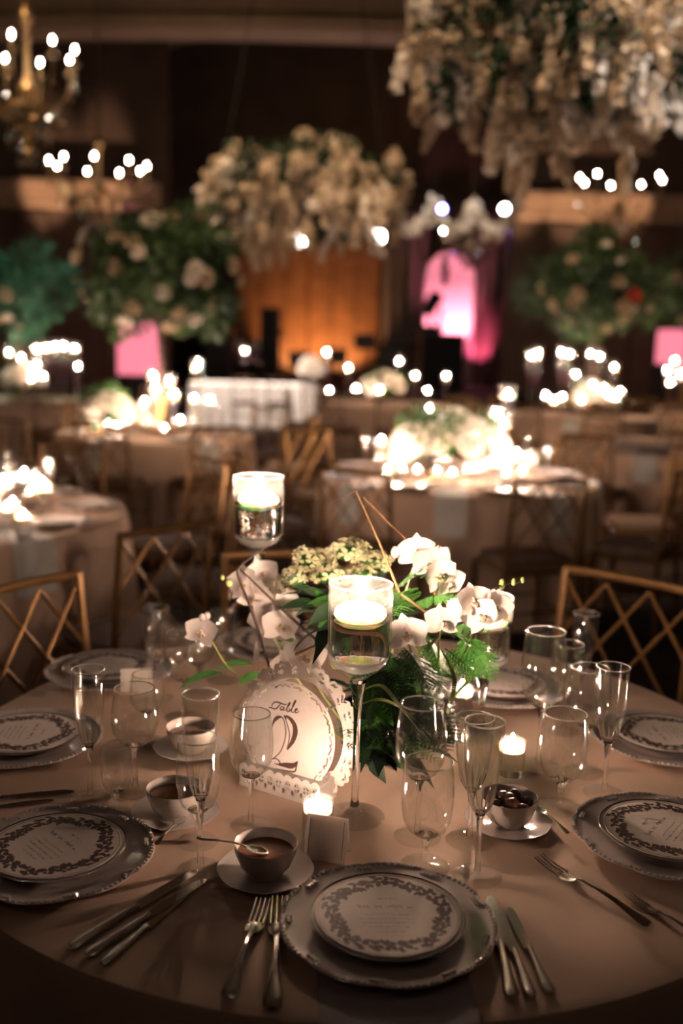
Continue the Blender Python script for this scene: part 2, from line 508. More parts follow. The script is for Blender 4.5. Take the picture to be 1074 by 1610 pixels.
# pink and amber stage light
par_can((ncx - .05, SB - 1.15, .56), (ncx, SB - .2, 2.6), (1, .26, .36), 150, 58, 'black uplight washing the stage niche pink')
par_can((ncx + 1.0, SB - 1.3, .56), (ncx + .75, SB - .2, 2.0), (1, .12, .25), 45, 50, 'black uplight tinting the pleated curtain pink')
par_can(((xa + xb) / 2 - .6, SB - 1.4, .56), ((xa + xb) / 2 - .3, SB - .2, 1.9), (1, .50, .20), 42, 95, 'black uplight washing wood panelling amber')
par_can(((xa + xb) / 2 + .9, SB - 1.4, .56), ((xa + xb) / 2 + .9, SB - .2, 1.9), (1, .50, .20), 42, 95, 'amber uplight near the mauve curtain end of the panelling')
# cornice glow: unseen narrow floor uplights added to brighten the cornice
for px, lb in ((20, 'beyond the teal tree table'), (115, 'between the teal tree and the leafy tree'), (205, 'beyond the big leafy tree'), (840, 'beside the stage opening'), (930, 'behind the red-bloom tree'), (1020, 'near the second pink column')):
    bx = atY(px, 560, PY - 2.6).x
    par_can((bx, PY - 2.6, 0), (bx, PY - .2, zc + .05), (1, .62, .40), 330, 15, 'added unseen floor uplight aimed at the cornice, ' + lb)
# lit pink pedestals
for px0, px1, py0, py1, lb in ((190, 246, 506, 588, 'pink glowing square column beside the dark stage curtain'), (1040, 1092, 518, 572, 'pink glowing square column near the far doorway end of the hall')):
    Y = PY - 1.6
    x0, x1 = atY(px0, 540, Y).x, atY(px1, 540, Y).x; z1 = atY(px0, py0, Y).z; z0 = atY(px0, py1, Y).z
    t = thing('light_column', lb, 'lamp', ((x0 + x1) / 2, Y, 0))
    MB().bbox((0, 0, z0 / 2), (x1 - x0 + .06, x1 - x0 + .06, z0), .02).build('plinth', M['darkcurtain'], t, False)
    MB().bbox((0, 0, (z0 + z1) / 2), (x1 - x0, x1 - x0, z1 - z0), .02).build('glowing_shade', M['pinkglow'], t, False)

# ------------------------------------------------------------------ tables
def tablecloth(cx, cy, r, label, folds=22, group=None, m='cloth', seed=0, top=.76, dents=()):
    rnd = random.Random(seed)
    ph = [rnd.uniform(0, 6.28) for _ in range(4)]
    prof = [(0, 0), (r * .5, 0), (r * .85, 0), (r * .975, -.0005), (r * .995, -.006), (r, -.016)]
    nz = 9
    prof += [(r * (1.0 + .02 * i / nz), -.016 - (top - .02) * i / nz) for i in range(1, nz + 1)]
    inner = [(q[0] - .004 if q[0] > .004 else 0, q[1] - .004) for q in reversed(prof[4:])]
    inner[0] = (inner[0][0], prof[-1][1])
    ntop = 5; tot = len(prof)
    def rad(t, i):
        j = i if i < tot else 2 * tot - 1 - i
        if j <= ntop: return 1
        a = (j - ntop) / nz
        dn = 0
        for d_ in dents:
            e = abs((t - math.radians(d_) + PI) % (2 * PI) - PI)
            dn = max(dn, 1 / (1 + math.exp((e - .36) * 28)))
        dn *= min(1, max(0, (a - .05) * 4.5)) * .30
        if dn > .01: return (1 - dn) * (1 + .02 * a * math.sin(folds * t + ph[0]) * (1 - dn * 3))
        return 1 + (.055 * a ** .7) * (math.sin(folds * t + ph[0]) * .6 + math.sin((folds - 7) * t + ph[1]) * .4) * (1 if a < 1.1 else 0) + .02 * a
    b = MB().lathe(prof + inner, 176, None, False, rad)
    o = b.build('tablecloth', M[m])
    o.location = (cx, cy, top)
    return tag(o, label, 'tablecloth', group)

TC = Vector((.054, 1.927, .76)); TR = .834
tablecloth(TC.x, TC.y, TR, 'ivory cloth on the round table that carries the number 2 sign', 20, seed=3, dents=(48, 101, 146))

# --- tableware prototypes
def lobes(n, a):
    return lambda t, i: 1 + a * (abs(math.cos(n * t / 2)) ** .5 - .8)
def charger_proto():
    t = thing('charger_plate', 'x', 'plate')
    R = .152
    prof = [(0, .006), (.085, .006), (.098, .009), (.108, .0125), (.130, .0145), (.147, .0175), (R, .020), (R + .0015, .0185), (.147, .0145), (.11, .008), (.09, .0), (0, .0)]
    f = lobes(9, .035)
    b = MB().lathe(prof, 144, None, False, lambda th, i: f(th, i) if prof[i][0] > .125 else (1 + (f(th, i) - 1) * .4 if prof[i][0] > .104 else 1))
    b.build('plate_body', M['porcelain'], t)
    bd = MB()
    for k in range(9):
        t0 = 2 * PI * k / 9
        for j in range(-4, 5):
            th = t0 + j * .062
            rr = (R - .003) * f(th, 0)
            bd.ball((rr * math.cos(th), rr * math.sin(th), .0197), .0042 - .0004 * abs(j), 6, 4, (1, 1, .8))
        # shell scroll between lobes
        th = t0 + PI / 9
        for j in (-1, 0, 1):
            rr = (R - .009) * f(th, 0)
            bd.ball((rr * math.cos(th + j * .05), rr * math.sin(th + j * .05), .0180), .0050, 6, 4, (1, 1, .6))
    bd.build('beaded_edge', M['porcelain'], t)
    return t
def salad_proto():
    t = thing('salad_plate', 'x', 'plate')
    MB().lathe([(0, .004), (.066, .004), (.078, .009), (.108, .0165), (.1085, .0155), (.08, .006), (.066, -.004), (.060, -.004), (.058, 0), (0, .001)], 72).build('plate_body', M['plate'], t)
    MB().lathe([(.1068, .0163), (.1087, .0173), (.1094, .0166), (.1084, .0150)], 72, None, True).build('silver_rim', M['silver'], t)
    return t
def menu_proto():
    t = thing('menu_card', 'x', 'card')
    R = .1015
    n = 96
    sc = [(R * (1 + .006 * math.cos(24 * 2 * PI * k / n)) * math.cos(2 * PI * k / n), R * (1 + .006 * math.cos(24 * 2 * PI * k / n)) * math.sin(2 * PI * k / n)) for k in range(n)]
    MB().prism(sc, 0, .0012).build('card_disc', M['card'], t, False)
    rnd = random.Random(5)
    b = MB()
    def leaf(x, y, a, L, W):
        ca, sa = math.cos(a), math.sin(a)
        pts = [(0, 0), (.25, .6), (.5, 1), (.8, .55), (1, 0), (.8, -.55), (.5, -1), (.25, -.6)]
        vs = [(x + ca * u * L - sa * v * W, y + sa * u * L + ca * v * W, .00135) for u, v in pts]
        b.add(vs, [tuple(range(8))])
    nn = 30
    for k in range(nn):
        th = 2 * PI * k / nn + rnd.uniform(-.03, .03)
        wob = .0035 * math.sin(5 * th)
        for (rr, n2, L, W) in ((.079, 3, .016, .0048), (.0895, 3, .013, .0042)):
            r0 = rr + wob + rnd.uniform(-.002, .002)
            for j in range(n2):
                a = th + PI / 2 + j * 1.15 + rnd.uniform(-.4, .4)
                leaf(r0 * math.cos(th), r0 * math.sin(th), a, L * rnd.uniform(.7, 1.1), W * rnd.uniform(.7, 1.1))
    pts = []
    b.build('printed_border', M['ink'], t, False)
    c = MB()
    MB2 = c
    for R2 in (.0985,):
        c.ribbon([(R2 * math.cos(2 * PI * k / 72), R2 * math.sin(2 * PI * k / 72)) for k in range(73)], .0008, .0012, .0014)
    # lines of small script
    def scribble(x0, x1, y, h, wd, seed):
        r2 = random.Random(seed); x = x0; pts = []
        while x < x1:
            if r2.random() < .16 and len(pts) > 3:
                c.ribbon(pts, wd, .0012, .0014); pts = []; x += h * .9
            pts.append((x, y + h * r2.choice((0, .25, .5, .5, 1.0)))); x += h * .22
        if len(pts) > 1: c.ribbon(pts, wd, .0012, .0014)
    scribble(-.043, .043, .012, .0068, .0011, 3)
    scribble(-.012, .016, .034, .0030, .0005, 4)
    for q, (hw, yy) in enumerate(((.030, -.006), (.040, -.016), (.036, -.026), (.028, -.036), (.020, -.046))):
        scribble(-hw, hw, yy, .0026, .00035, 10 + q)
    c.build('printed_script', M['inkthin'], t, False)
    return t
CHG, SAL, MEN = Proto(charger_proto()), Proto(salad_proto()), Proto(menu_proto())

def knife_proto():
    t = thing('table_knife', 'x', 'knife')
    # lies along +Y, handle at -Y
    bl = [(-.0085, 0), (-.0095, .05), (-.0088, .10), (-.004, .118), (.002, .122), (.0065, .112), (.0075, .06), (.007, 0)]
    MB().prism(bl, .0030, .0046).build('blade', M['steel'], t, False)
    pth = [(0, y, .0055) for y in (.006, -.004, -.012, -.03, -.06, -.085, -.10, -.108)]
    b = MB()
    rs = [.0055, .0062, .0048, .0058, .0070, .0088, .0098, .0050]
    vs = []; n = 12; fs = []
    for (x, y, z), r in zip(pth, rs):
        for k in range(n):
            a = 2 * PI * k / n
            vs.append((r * math.cos(a), y, .0052 + .0050 * math.sin(a) * (.7 + 30 * r * .01 / .07)))
    for i in range(len(pth) - 1):
        for k in range(n):
            fs.append((i * n + k, (i + 1) * n + k, (i + 1) * n + (k + 1) % n, i * n + (k + 1) % n))
    fs += [tuple(range(n)), tuple(range((len(pth) - 1) * n, len(pth) * n))[::-1]]
    b.add(vs, fs).build('handle', M['silver'], t)
    return t
def flat_handle(b, ys, ws, zs, th=.0022):
    n = len(ys); vs = []; fs = []
    for y, wd, z in zip(ys, ws, zs):
        vs += [(-wd, y, z - th / 2), (-wd * .5, y, z + th * .7), (wd * .5, y, z + th * .7), (wd, y, z - th / 2), (0, y, z - th)]
    for i in range(n - 1):
        for k in range(5):
            fs.append((i * 5 + k, i * 5 + (k + 1) % 5, (i + 1) * 5 + (k + 1) % 5, (i + 1) * 5 + k))
    fs += [tuple(range(4, -1, -1)), tuple(range((n - 1) * 5, n * 5))]
    b.add(vs, fs)
HY = [0, -.010, -.035, -.070, -.095, -.112, -.122, -.126]
HW = [.0062, .0036, .0030, .0046, .0076, .0098, .0090, .0040]
HZ = [.009, .0115, .0125, .0100, .0066, .0046, .0038, .0034]
def fork_proto():
    t = thing('table_fork', 'x', 'fork')
    b = MB(); flat_handle(b, HY, HW, HZ); b.build('handle', M['silver'], t)
    b = MB(); flat_handle(b, [.026, .018, .006, -.002], [.0118, .0122, .0098, .0058], [.0042, .0040, .0058, .0088], .0020)
    b.build('fork_head', M['silver'], t)
    for k in range(4):
        x = (k - 1.5) * .0064
        MB().tube([(x, .024, .0042), (x, .045, .0048), (x * .97, .064, .0078), (x * .95, .074, .0112)], [.0019, .0017, .0014, .0008], 6).build('tine', M['silver'], t)
    return t
def spoon_proto():
    t = thing('soup_spoon', 'x', 'spoon')
    b = MB(); flat_handle(b, HY, HW, [z + .002 for z in HZ]); b.build('handle', M['silver'], t)
    b = MB(); vs = []; fs = []
    nu, nv = 10, 12
    for i in range(nu + 1):
        r = i / nu
        for k in range(nv):
            a = 2 * PI * k / nv
            egg = 1 + .12 * math.sin(a)
            x = .0195 * r * math.cos(a) * egg; y = .026 + .030 * r * math.sin(a)
            vs.append((x, y, .0026 + .0075 * r * r))
    for i in range(nu):
        for k in range(nv):
            fs.append((i * nv + k, i * nv + (k + 1) % nv, (i + 1) * nv + (k + 1) % nv, (i + 1) * nv + k))
    o = b.add(vs, fs).build('spoon_bowl', M['silver'], t)
    s = o.modifiers.new('thick', 'SOLIDIFY'); s.thickness = .0014
    return t
KNI, FOR, SPO = Proto(knife_proto()), Proto(fork_proto()), Proto(spoon_proto())

def glass_parts(t, bowl, stem, foot_r, n=40, th=.0011):
    # bowl: list of (r,z) inner-to-rim silhouette going up
    inner = [(max(r - th, 0), z + (th if i == 0 else 0)) for i, (r, z) in enumerate(bowl)]
    z0 = bowl[0][1]
    outer = list(bowl)
    prof = [(0, z0)] + outer[1:] + [(bowl[-1][0] - th * .5, bowl[-1][1] + .0006)] + list(reversed(inner[1:])) + [(0, z0 + .0025)]
    MB().lathe(prof, n).build('glass_bowl', M['glass'], t)
    rb = bowl[2][0] * .62; zb = bowl[0][1]
    MB().lathe([(0, zb + .0003), (bowl[0][0], zb + .0006), (rb, zb + (bowl[2][1] - zb) * .38), (rb * .8, zb + (bowl[2][1] - zb) * .42), (rb * .4, zb + .0062), (0, zb + .0056)], 24).build('bowl_base', M['sglass'], t)
    rr_, rz_ = bowl[-1][0] - th * .5, bowl[-1][1]
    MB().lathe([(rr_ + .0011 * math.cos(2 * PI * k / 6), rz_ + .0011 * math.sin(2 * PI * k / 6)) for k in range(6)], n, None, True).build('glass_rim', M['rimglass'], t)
    MB().lathe([(foot_r * .16, .0055)] + stem + [(0, z0 + .0001)], 16).build('glass_stem', M['sglass'], t)
    MB().lathe([(0, .0), (foot_r - .001, .0), (foot_r, .0010), (foot_r - .001, .0019), (foot_r * .55, .0032), (foot_r * .2, .0058), (0, .0066)], n).build('glass_foot', M['footglass'], t)
def wine_proto():
    t = thing('wine_glass', 'x', 'glass')
    bowl = [(.006, .082), (.014, .086), (.026, .095), (.035, .110), (.0385, .128), (.038, .150), (.0355, .172), (.0325, .190)]
    glass_parts(t, bowl, [(.0048, .012), (.0038, .03), (.0036, .055), (.0050, .075), (.0085, .0838)], .036)
    return t
def water_proto():
    t = thing('water_goblet', 'x', 'glass')
    bowl = [(.007, .048), (.016, .052), (.027, .061), (.0335, .076), (.0362, .098), (.0365, .120), (.0350, .145), (.0328, .166)]
    glass_parts(t, bowl, [(.0058, .010), (.0048, .022), (.0060, .038), (.0105, .0498)], .035)
    return t
def flute_proto():
    t = thing('champagne_flute', 'x', 'glass')
    bowl = [(.0045, .092), (.0095, .098), (.0150, .112), (.0200, .134), (.0235, .160), (.0255, .190), (.0262, .215), (.0262, .228)]
    glass_parts(t, bowl, [(.0045, .012), (.0036, .03), (.0034, .06), (.0050, .085), (.0072, .0945)], .033, 36)
    # cut facets near the base of the bowl
    b = MB()
    for k in range(12):
        a = 2 * PI * k / 12
        b.tube([(.0100 * math.cos(a), .0100 * math.sin(a), .0985), (.0155 * math.cos(a), .0155 * math.sin(a), .113), (.0200 * math.cos(a), .0200 * math.sin(a), .133)], [.0006, .0013, .0003], 5)
    b.build('cut_facets', M['sglass'], t)
    return t
WIN, WAT, FLU = Proto(wine_proto()), Proto(water_proto()), Proto(flute_proto())
GH = {'w': .190, 'g': .166, 'f': .228}
def put_glass(kind, foot, rim, label, wid=None):
    p = at(*foot)
    h = atY(rim[0], rim[1], p.y).z - .76
    pr, rr = {'w': (WIN, .0325), 'g': (WAT, .0328), 'f': (FLU, .0262)}[kind]
    s = 1
    if wid:
        d = (p - Vector((0, 0, H))).dot(FWD)
        s = wid * d / F / 2 / rr
    pr.place((p.x, p.y, .7603), random.uniform(0, 6), label, None, (s, s, h / GH[kind]))

def saucer_proto():
    t = thing('saucer', 'x', 'saucer')
    MB().lathe([(0, .005), (.030, .005), (.036, .007), (.052, .010), (.0745, .0155), (.0755, .0148), (.052, .007), (.036, .0), (0, .0)], 56, None, False, lambda th, i: 1 + .012 * math.cos(8 * th) if i in (4, 5) else 1).build('saucer_body', M['plate'], t)
    return t
def bowl_proto(fill):
    t = thing('soup_bowl', 'x', 'bowl')
    MB().lathe([(0, .0), (.026, .0), (.028, .004), (.040, .018), (.0475, .038), (.0495, .050), (.0485, .0512), (.0462, .048), (.044, .036), (.036, .018), (.02, .008), (0, .0065)], 48).build('bowl_body', M['plate'], t)
    if fill == 'soup':
        MB().lathe([(0, .0372), (.030, .0370), (.0435, .0368), (.0435, .0350), (0, .0350)], 40).build('soup', M['soup'], t)
    else:
        rnd = random.Random(2)
        for k in range(9):
            a = k * 2.4; r = .012 * math.sqrt(k)
            b = MB().ball((0, 0, 0), .0125, 9, 6, (1, rnd.uniform(.8, 1), rnd.uniform(.8, 1)))
            o = b.build('chocolate', M['choc2'] if k in (2, 5) else M['choc'], t)
            o.location = (r * math.cos(a), r * math.sin(a), .034 + .010 * (k < 4)); o.rotation_euler = (rnd.random(), rnd.random(), 0)
        MB().lathe([(0, .024), (.039, .024), (.039, .022), (0, .022)], 30).build('chocolate_base', M['choc'], t)
    return t
SAU, BOW, BOC = Proto(saucer_proto()), Proto(bowl_proto('soup')), Proto(bowl_proto('choc'))

# --- candle prototypes
def flame_prof(h=.026, r=.0062):
    return [(0, 0), (r * .6, h * .08), (r, h * .28), (r * .8, h * .55), (r * .35, h * .85), (0, h)]
def holder_proto(hh):
    t = thing('candle_holder', 'x', 'candle holder')
    R = .0540; bh = .150; z0 = hh - bh; th = .0028
    outer = [(.006, z0 - .020), (.014, z0 - .016), (.028, z0 - .004), (.046, z0 + .008), (.0515, z0 + .016), (R, z0 + .03), (R + .0006, hh - .02), (R + .0004, hh)]
    inner = [(R - th, hh), (R - th, hh - .02), (R - th, z0 + .03), (.047, z0 + .022), (.030, z0 + .015), (.012, z0 + .013), (0, z0 + .012)]
    MB().lathe([(0, z0 - .0205)] + outer + inner, 56).build('glass_bowl', M['hglass'], t)
    MB().lathe([(.020, .0075), (.010, .016), (.0062, .035), (.0058, .10), (.0064, z0 - .09), (.0095, z0 - .05), (.0145, z0 - .022), (0, z0 - .0210)], 20).build('glass_stem', M['sglass'], t)
    MB().lathe([(0, 0), (.052, 0), (.0535, .0018), (.052, .0036), (.034, .0055), (.018, .0095), (0, .011)], 48).build('glass_foot', M['hglass'], t)
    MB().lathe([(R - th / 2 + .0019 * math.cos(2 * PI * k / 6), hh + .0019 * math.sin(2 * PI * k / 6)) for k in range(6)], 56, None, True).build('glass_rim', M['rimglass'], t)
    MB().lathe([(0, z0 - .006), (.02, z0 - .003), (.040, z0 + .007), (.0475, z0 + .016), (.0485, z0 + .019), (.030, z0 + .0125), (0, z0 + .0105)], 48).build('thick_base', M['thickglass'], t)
    wz = hh - .060
    MB().lathe([(0, z0 + .0128), (.012, z0 + .0138), (.030, z0 + .0158), (.0465, z0 + .0228), (R - th - .0006, z0 + .031), (R - th - .0006, wz), (0, wz)], 56).build('water', M['water'], t)
    return t
def floating_proto():
    t = thing('floating_candle', 'x', 'candle')
    MB().lathe([(0, -.013), (.022, -.0125), (.038, -.004), (.0450, .006), (.0430, .0150), (.034, .0215), (.012, .0215), (0, .0205)], 40).build('wax', M['wax'], t)
    MB().tube([(0, 0, .020), (.0005, 0, .028)], .0009, 5).build('wick', M['wick'], t)
    MB().lathe(flame_prof(), 8, Matrix.Translation((0, 0, .0245))).build('flame', M['flame'], t)
    return t
def votive_proto(fl, name='votive_candle', h=.075, r=.026, n=28):
    t = thing(name, 'x', 'candle')
    MB().lathe([(0, 0), (r - .001, 0), (r, .001), (r, h), (r - .0018, h), (r - .0018, .006), (0, .006)], n).build('glass_cup', M['hglass'], t)
    MB().lathe([(0, h - .020), (r - .0024, h - .020), (r - .0024, h - .007), (r * .5, h - .0085), (0, h - .0090)], n).build('wax', M['wax'], t)
    MB().lathe([(0, .0062), (r - .0024, .0062), (r - .0024, h - .0202), (0, h - .0202)], n).build('water', M['water'], t)
    MB().lathe(flame_prof(.022, .0056), 8 if n > 20 else 6, Matrix.Translation((0, 0, h - .0070))).build('flame', M[fl], t)
    return t
FLO, VOT = Proto(floating_proto()), Proto(votive_proto('flamev'))

# ------------------------------------------------------------------ place settings of the main table
SEATS = [  # px of the charger centre, description of the seat
    ((609, 1462), 'in front of the white tent card', 'front'),
    ((88, 1352), 'next to the three fanned knives', 'left'),
    ((40, 1170), 'behind the two dark knives', 'far_left'),
    ((172, 1062), 'under the small white card', 'back_left'),
    ((430, 1020), 'behind the flowers and tallest candle', 'back'),
    ((790, 1088), 'beyond the lowest candle holder', 'back_right'),
    ((1045, 1170), 'beside the lone flute', 'right_back'),
    ((1045, 1325), 'beside the fork on bare cloth', 'right'),
]
ANG = []
def napkin(px, phi, label, w_=.20):
    # folded strip lying under the charger and hanging over the table edge
    c = at(*px, .76)
    rad = Vector((math.cos(phi), math.sin(phi), 0)); tan = Vector((-rad.y, rad.x, 0))
    d0 = (Vector((c.x, c.y, 0)) - Vector((TC.x, TC.y, 0))).length
    prof = []
    for k in range(5): prof.append((d0 - .10 + (TR - .006 - d0 + .10) * k / 4, .0012))
    prof += [(TR + .004, -.001), (TR + .0105, -.014), (TR + .022, -.06), (TR + .028, -.12), (TR + .032, -.20)]
    b = MB(); vs = []; fs = []
    nx = 8
    for lay in (0, 1):
        for (r, z) in prof:
            for i in range(nx + 1):
                u = (i / nx - .5) * w_
                rr = r if r < TR - .01 else math.sqrt(max(r * r - u * u, .01))
                q = Vector((TC.x, TC.y, .76)) + rad * (rr + (.0015 * lay if z < 0 else 0) + (.004 * math.sin(i * 1.7) if z < -.03 else 0)) + tan * u
                q.z += z - (.0012 - .0024 * lay if z > 0 else 0) * 0 + (.0018 * lay if z >= -.002 else 0)
                vs.append(tuple(q))
    m = len(prof); o = m * (nx + 1)
    for r in range(m - 1):
        for i in range(nx):
            a = r * (nx + 1) + i
            fs.append((a, a + 1, a + nx + 2, a + nx + 1)); fs.append((o + a, o + a + nx + 1, o + a + nx + 2, o + a + 1))
        a = r * (nx + 1); fs.append((a, a + nx + 1, o + a + nx + 1, o + a))
        a = r * (nx + 1) + nx; fs.append((a, o + a, o + a + nx + 1, a + nx + 1))
    tag(b.add(vs, fs).build('napkin', M['napkin']), label, 'napkin')
for px, where, key in SEATS:
    p = at(*px, .765)
    phi = math.atan2(p.y - TC.y, p.x - TC.x); ANG.append(phi)
    rz = phi + PI / 2
    if key == 'front': napkin(px, phi, 'lilac grey napkin hanging over the table edge from under a charger plate')
    CHG.place((p.x, p.y, .7634), rz, 'white scalloped charger plate with beaded edge, ' + where)
    SAL.place((p.x, p.y, .7634 + .0102), rz, 'white plate with silver rim raised on a charger, ' + where)
    MEN.place((p.x, p.y, .7634 + .0102 + .0166), rz, 'round menu card with brown leaf border and script, ' + where)

def put_cut(pr, L0, L1, tail, tip, label, z=.7605, mirror=False):
    a, c = at(*tail), at(*tip)
    d = c - a; s = d.length / (L1 - L0)
    d.normalize()
    o = pr.place((a.x - d.x * L0 * s, a.y - d.y * L0 * s, z), math.atan2(-d.x, d.y), label, None, s)
    return o
put_cut(FOR, -.126, .074, (358, 1572), (414, 1424), 'silver fork lying apart from the charger, tines under the saucer')
put_cut(FOR, -.126, .074, (428, 1590), (440, 1422), 'silver fork lying close against the rim of the charger')
put_cut(KNI, -.108, .122, (806, 1574), (770, 1412), 'silver knife tucked against the charger by the napkin')
put_cut(KNI, -.108, .122, (836, 1572), (783, 1432), 'silver knife between two others at the napkin setting')
put_cut(KNI, -.108, .122, (866, 1566), (800, 1430), 'silver knife with dark blade, outermost from the napkin')
put_cut(KNI, -.108, .122, (108, 1496), (311, 1372), 'long silver knife nearest the charger in the fan of three')
put_cut(KNI, -.108, .122, (135, 1508), (324, 1386), 'silver knife in the middle of the fan of three')
put_cut(KNI, -.108, .122, (160, 1520), (294, 1408), 'shorter silver knife on the open cloth side of the fan')
put_cut(FOR, -.126, .074, (1022, 1458), (846, 1356), 'silver fork on bare cloth across from the chocolates')
put_cut(FOR, -.126, .074, (1120, 1490), (985, 1412), 'silver fork half hidden under a charger rim')
put_cut(KNI, -.108, .122, (-60, 1262), (118, 1247), 'dark reflecting knife lying below a charger plate').rotation_euler.y = .16
put_cut(KNI, -.108, .122, (-50, 1276), (85, 1260), 'second dark knife lying along the first below a charger').rotation_euler.y = .16

def bowl_set(rim, kind, where):
    p = at(rim[0], rim[1], .816)
    SAU.place((p.x, p.y, .7603), 0, 'white saucer with wavy rim under the ' + where)
    (BOW if kind == 's' else BOC).place((p.x, p.y, .7603 + .0056), 0, where)
    return p
b1 = bowl_set((418, 1325), 's', 'white bowl of brown soup holding a spoon')
b2 = bowl_set((275, 1238), 's', 'white bowl of brown soup between two wine glasses')
b3 = bowl_set((801, 1252), 'c', 'white bowl of dark chocolates')
b4 = bowl_set((300, 1142), 's', 'white bowl of brown soup behind the wine glasses')
o = SPO.place((b1.x - .030, b1.y - .012, .808), math.radians(-96), 'silver spoon leaning in a bowl of brown soup', None, .62)
o.rotation_euler = (math.radians(-16), 0, math.radians(-84))
o = SPO.place((b2.x + .012, b2.y - .060, .7735), math.radians(-20), 'silver spoon on a saucer beside a bowl of soup', None, .55)
o = SPO.place((b3.x + .066, b3.y + .012, .7740), math.radians(24), 'silver spoon on the saucer of the chocolates', None, .55)

# glasses
put_glass('g', (668, 1362), (664, 1197), 'empty water goblet standing right behind the charger with the napkin', 74)
put_glass('w', (656, 1316), (655, 1106), 'wine glass behind a water goblet, against the green ferns', 68)
put_glass('f', (750, 1378), (754, 1134), 'champagne flute with cut base on open cloth by the goblet', 62)
put_glass('f', (738, 1322), (740, 1128), 'champagne flute hidden behind another flute near the chocolates', 60)
put_glass('f', (142, 1256), (132, 1052), 'champagne flute standing beyond the fan of knives', 50)
put_glass('w', (213, 1243), (209, 1082), 'wine glass between a flute and the soup bowl', 62)
put_glass('g', (184, 1276), (182, 1172), 'small goblet low between flute and wine glass', 44)
put_glass('g', (311, 1324), (306, 1160), 'water goblet overlapping a soup bowl', 62)
put_glass('f', (315, 1368), (338, 1092), 'champagne flute with cut base in front of the lace sign', 58)
put_glass('w', (394, 1298), (390, 1122), 'wine glass standing right in front of the number sign', 58)
put_glass('w', (846, 1204), (842, 992), 'wine glass beside the low candle holder', 60)
put_glass('w', (918, 1214), (910, 1050), 'wine glass in the middle of the crowded stemware', 58)
put_glass('g', (880, 1270), (890, 1122), 'water goblet with its bowl low over the charger with a fork', 66)
put_glass('f', (950, 1248), (957, 1048), 'champagne flute standing apart beside the far charger', 52)
put_glass('f', (912, 1112), (902, 964), 'champagne flute against the dark lattice chair', 40)
put_glass('w', (886, 1150), (880, 1012), 'wine glass behind the crowded stemware', 46)
put_glass('f', (246, 1098), (240, 955), 'champagne flute before the small white card', 42)
put_glass('w', (290, 1128), (288, 995), 'wine glass below the single orchid', 56)
put_glass('g', (276, 1066), (268, 985), 'goblet between flute and orchid', 40)
put_glass('f', (350, 1070), (348, 962), 'champagne flute under the framed chair back', 40)
put_glass('w', (312, 1092), (322, 985), 'wine glass behind the single orchid', 44)
put_glass('w', (232, 1166), (238, 1060), 'wine glass between two soup bowls', 46)

# candles
def hurricane(px, Y, rim, label, lab2):
    p = at(*px) if px else None
    x = atY(rim[0], rim[1], Y)
    hh = x.z - .76
    t = holder_proto(hh)
    t.location = (x.x, Y, .7604); t['label'] = label; t['group'] = 'stemmed candle holders of the table with the number sign'
    FLO.place((x.x, Y, .7604 + hh - .060 + .0005), 0, lab2)
    return t
hurricane(None, 1.63, (568, 918), 'middle height stemmed glass candle holder beside the number sign', 'floating candle in the holder beside the number sign')
hurricane(None, 2.12, (407, 749), 'tallest stemmed glass candle holder rising behind the twigs', 'floating candle in the tallest holder')
hurricane(None, 2.02, (767, 938), 'lowest stemmed glass candle holder behind white orchids', 'floating candle in the lowest holder behind the orchids')
for rim, lb in (((500, 1262), 'small glass votive candle between the sign and the tent card'), ((727, 1082), 'small glass votive candle at the foot of the lowest holder'), ((806, 1168), 'small glass votive candle behind the bowl of chocolates')):
    p = at(rim[0], rim[1], .76 + .07)
    VOT.place((p.x, p.y, .7603), 0, lb, 'small glass votives of the table with the number sign')
VOT.place((-.135, 1.865, .7603), 0, 'unseen small glass votive candle added behind the number sign', 'small glass votives of the table with the number sign')  # unseen candle added to account for light on the table's left side

# tent cards
def tent(loc, rz, wd, ht, dp, label):
    t = thing('place_card', label, 'card', loc, rz)
    for s_, nm in ((-1, 'front_panel'), (1, 'back_panel')):
        a = math.atan2(dp, ht); L = math.hypot(dp, ht)
        T = Matrix.Translation((0, s_ * dp, 0)) @ Matrix.Rotation(s_ * a, 4, 'X')
        pan = MB().box((0, 0, L / 2), (wd, .0012, L), T).build(nm, M['cardwhite'], t, False)
        if s_ < 0:
            [MB().box((q_ * (wd / 2 - .006), -.0008, L / 2), (.0007, .0006, L - .012), T).build('ruled_line', M['inkthin'], pan, False) for q_ in (-1, 1)]
p = at(512, 1356)
tent((p.x + .002, p.y + .022, .7604), math.radians(-14), .068, .068, .020, 'white folded tent card beside the bowl of soup with spoon')
p = at(215, 1078, .80)
tent((p.x, p.y, .7634 + .0285), math.radians(10), .070, .048, .014, 'white folded card standing on a plate by the lattice chair')

# --- the number sign
def polar_lace(r0, r1f, nth, nr, hole):
    b = MB(); vs = []; fs = []
    for i in range(nr + 1):
        for k in range(nth):
            th = 2 * PI * k / nth
            r = r0 + (r1f(th) - r0) * i / nr
            vs.append((r * math.cos(th), r * math.sin(th), 0))
    for i in range(nr):
        for k in range(nth):
            th = 2 * PI * (k + .5) / nth
            if hole(th, (i + .5) / nr): continue
            fs.append((i * nth + k, i * nth + (k + 1) % nth, (i + 1) * nth + (k + 1) % nth, (i + 1) * nth + k))
    b.add(vs, fs); return b
def finish_lace(o, th=.0016):
    s_ = o.modifiers.new('thick', 'SOLIDIFY'); s_.thickness = th; s_.offset = 0
    return o
SR = .0995
sc_ = atY(453, 1156, 1.725)
SIGN = thing('table_number_sign', 'round white lace-cut stand reading Table 2 in brown letters', 'sign', (sc_.x, sc_.y, .7604), math.radians(-30))
SIGN['label'] = 'round white lace-cut stand reading Table 2 in brown letters'
zc_ = sc_.z - .7604
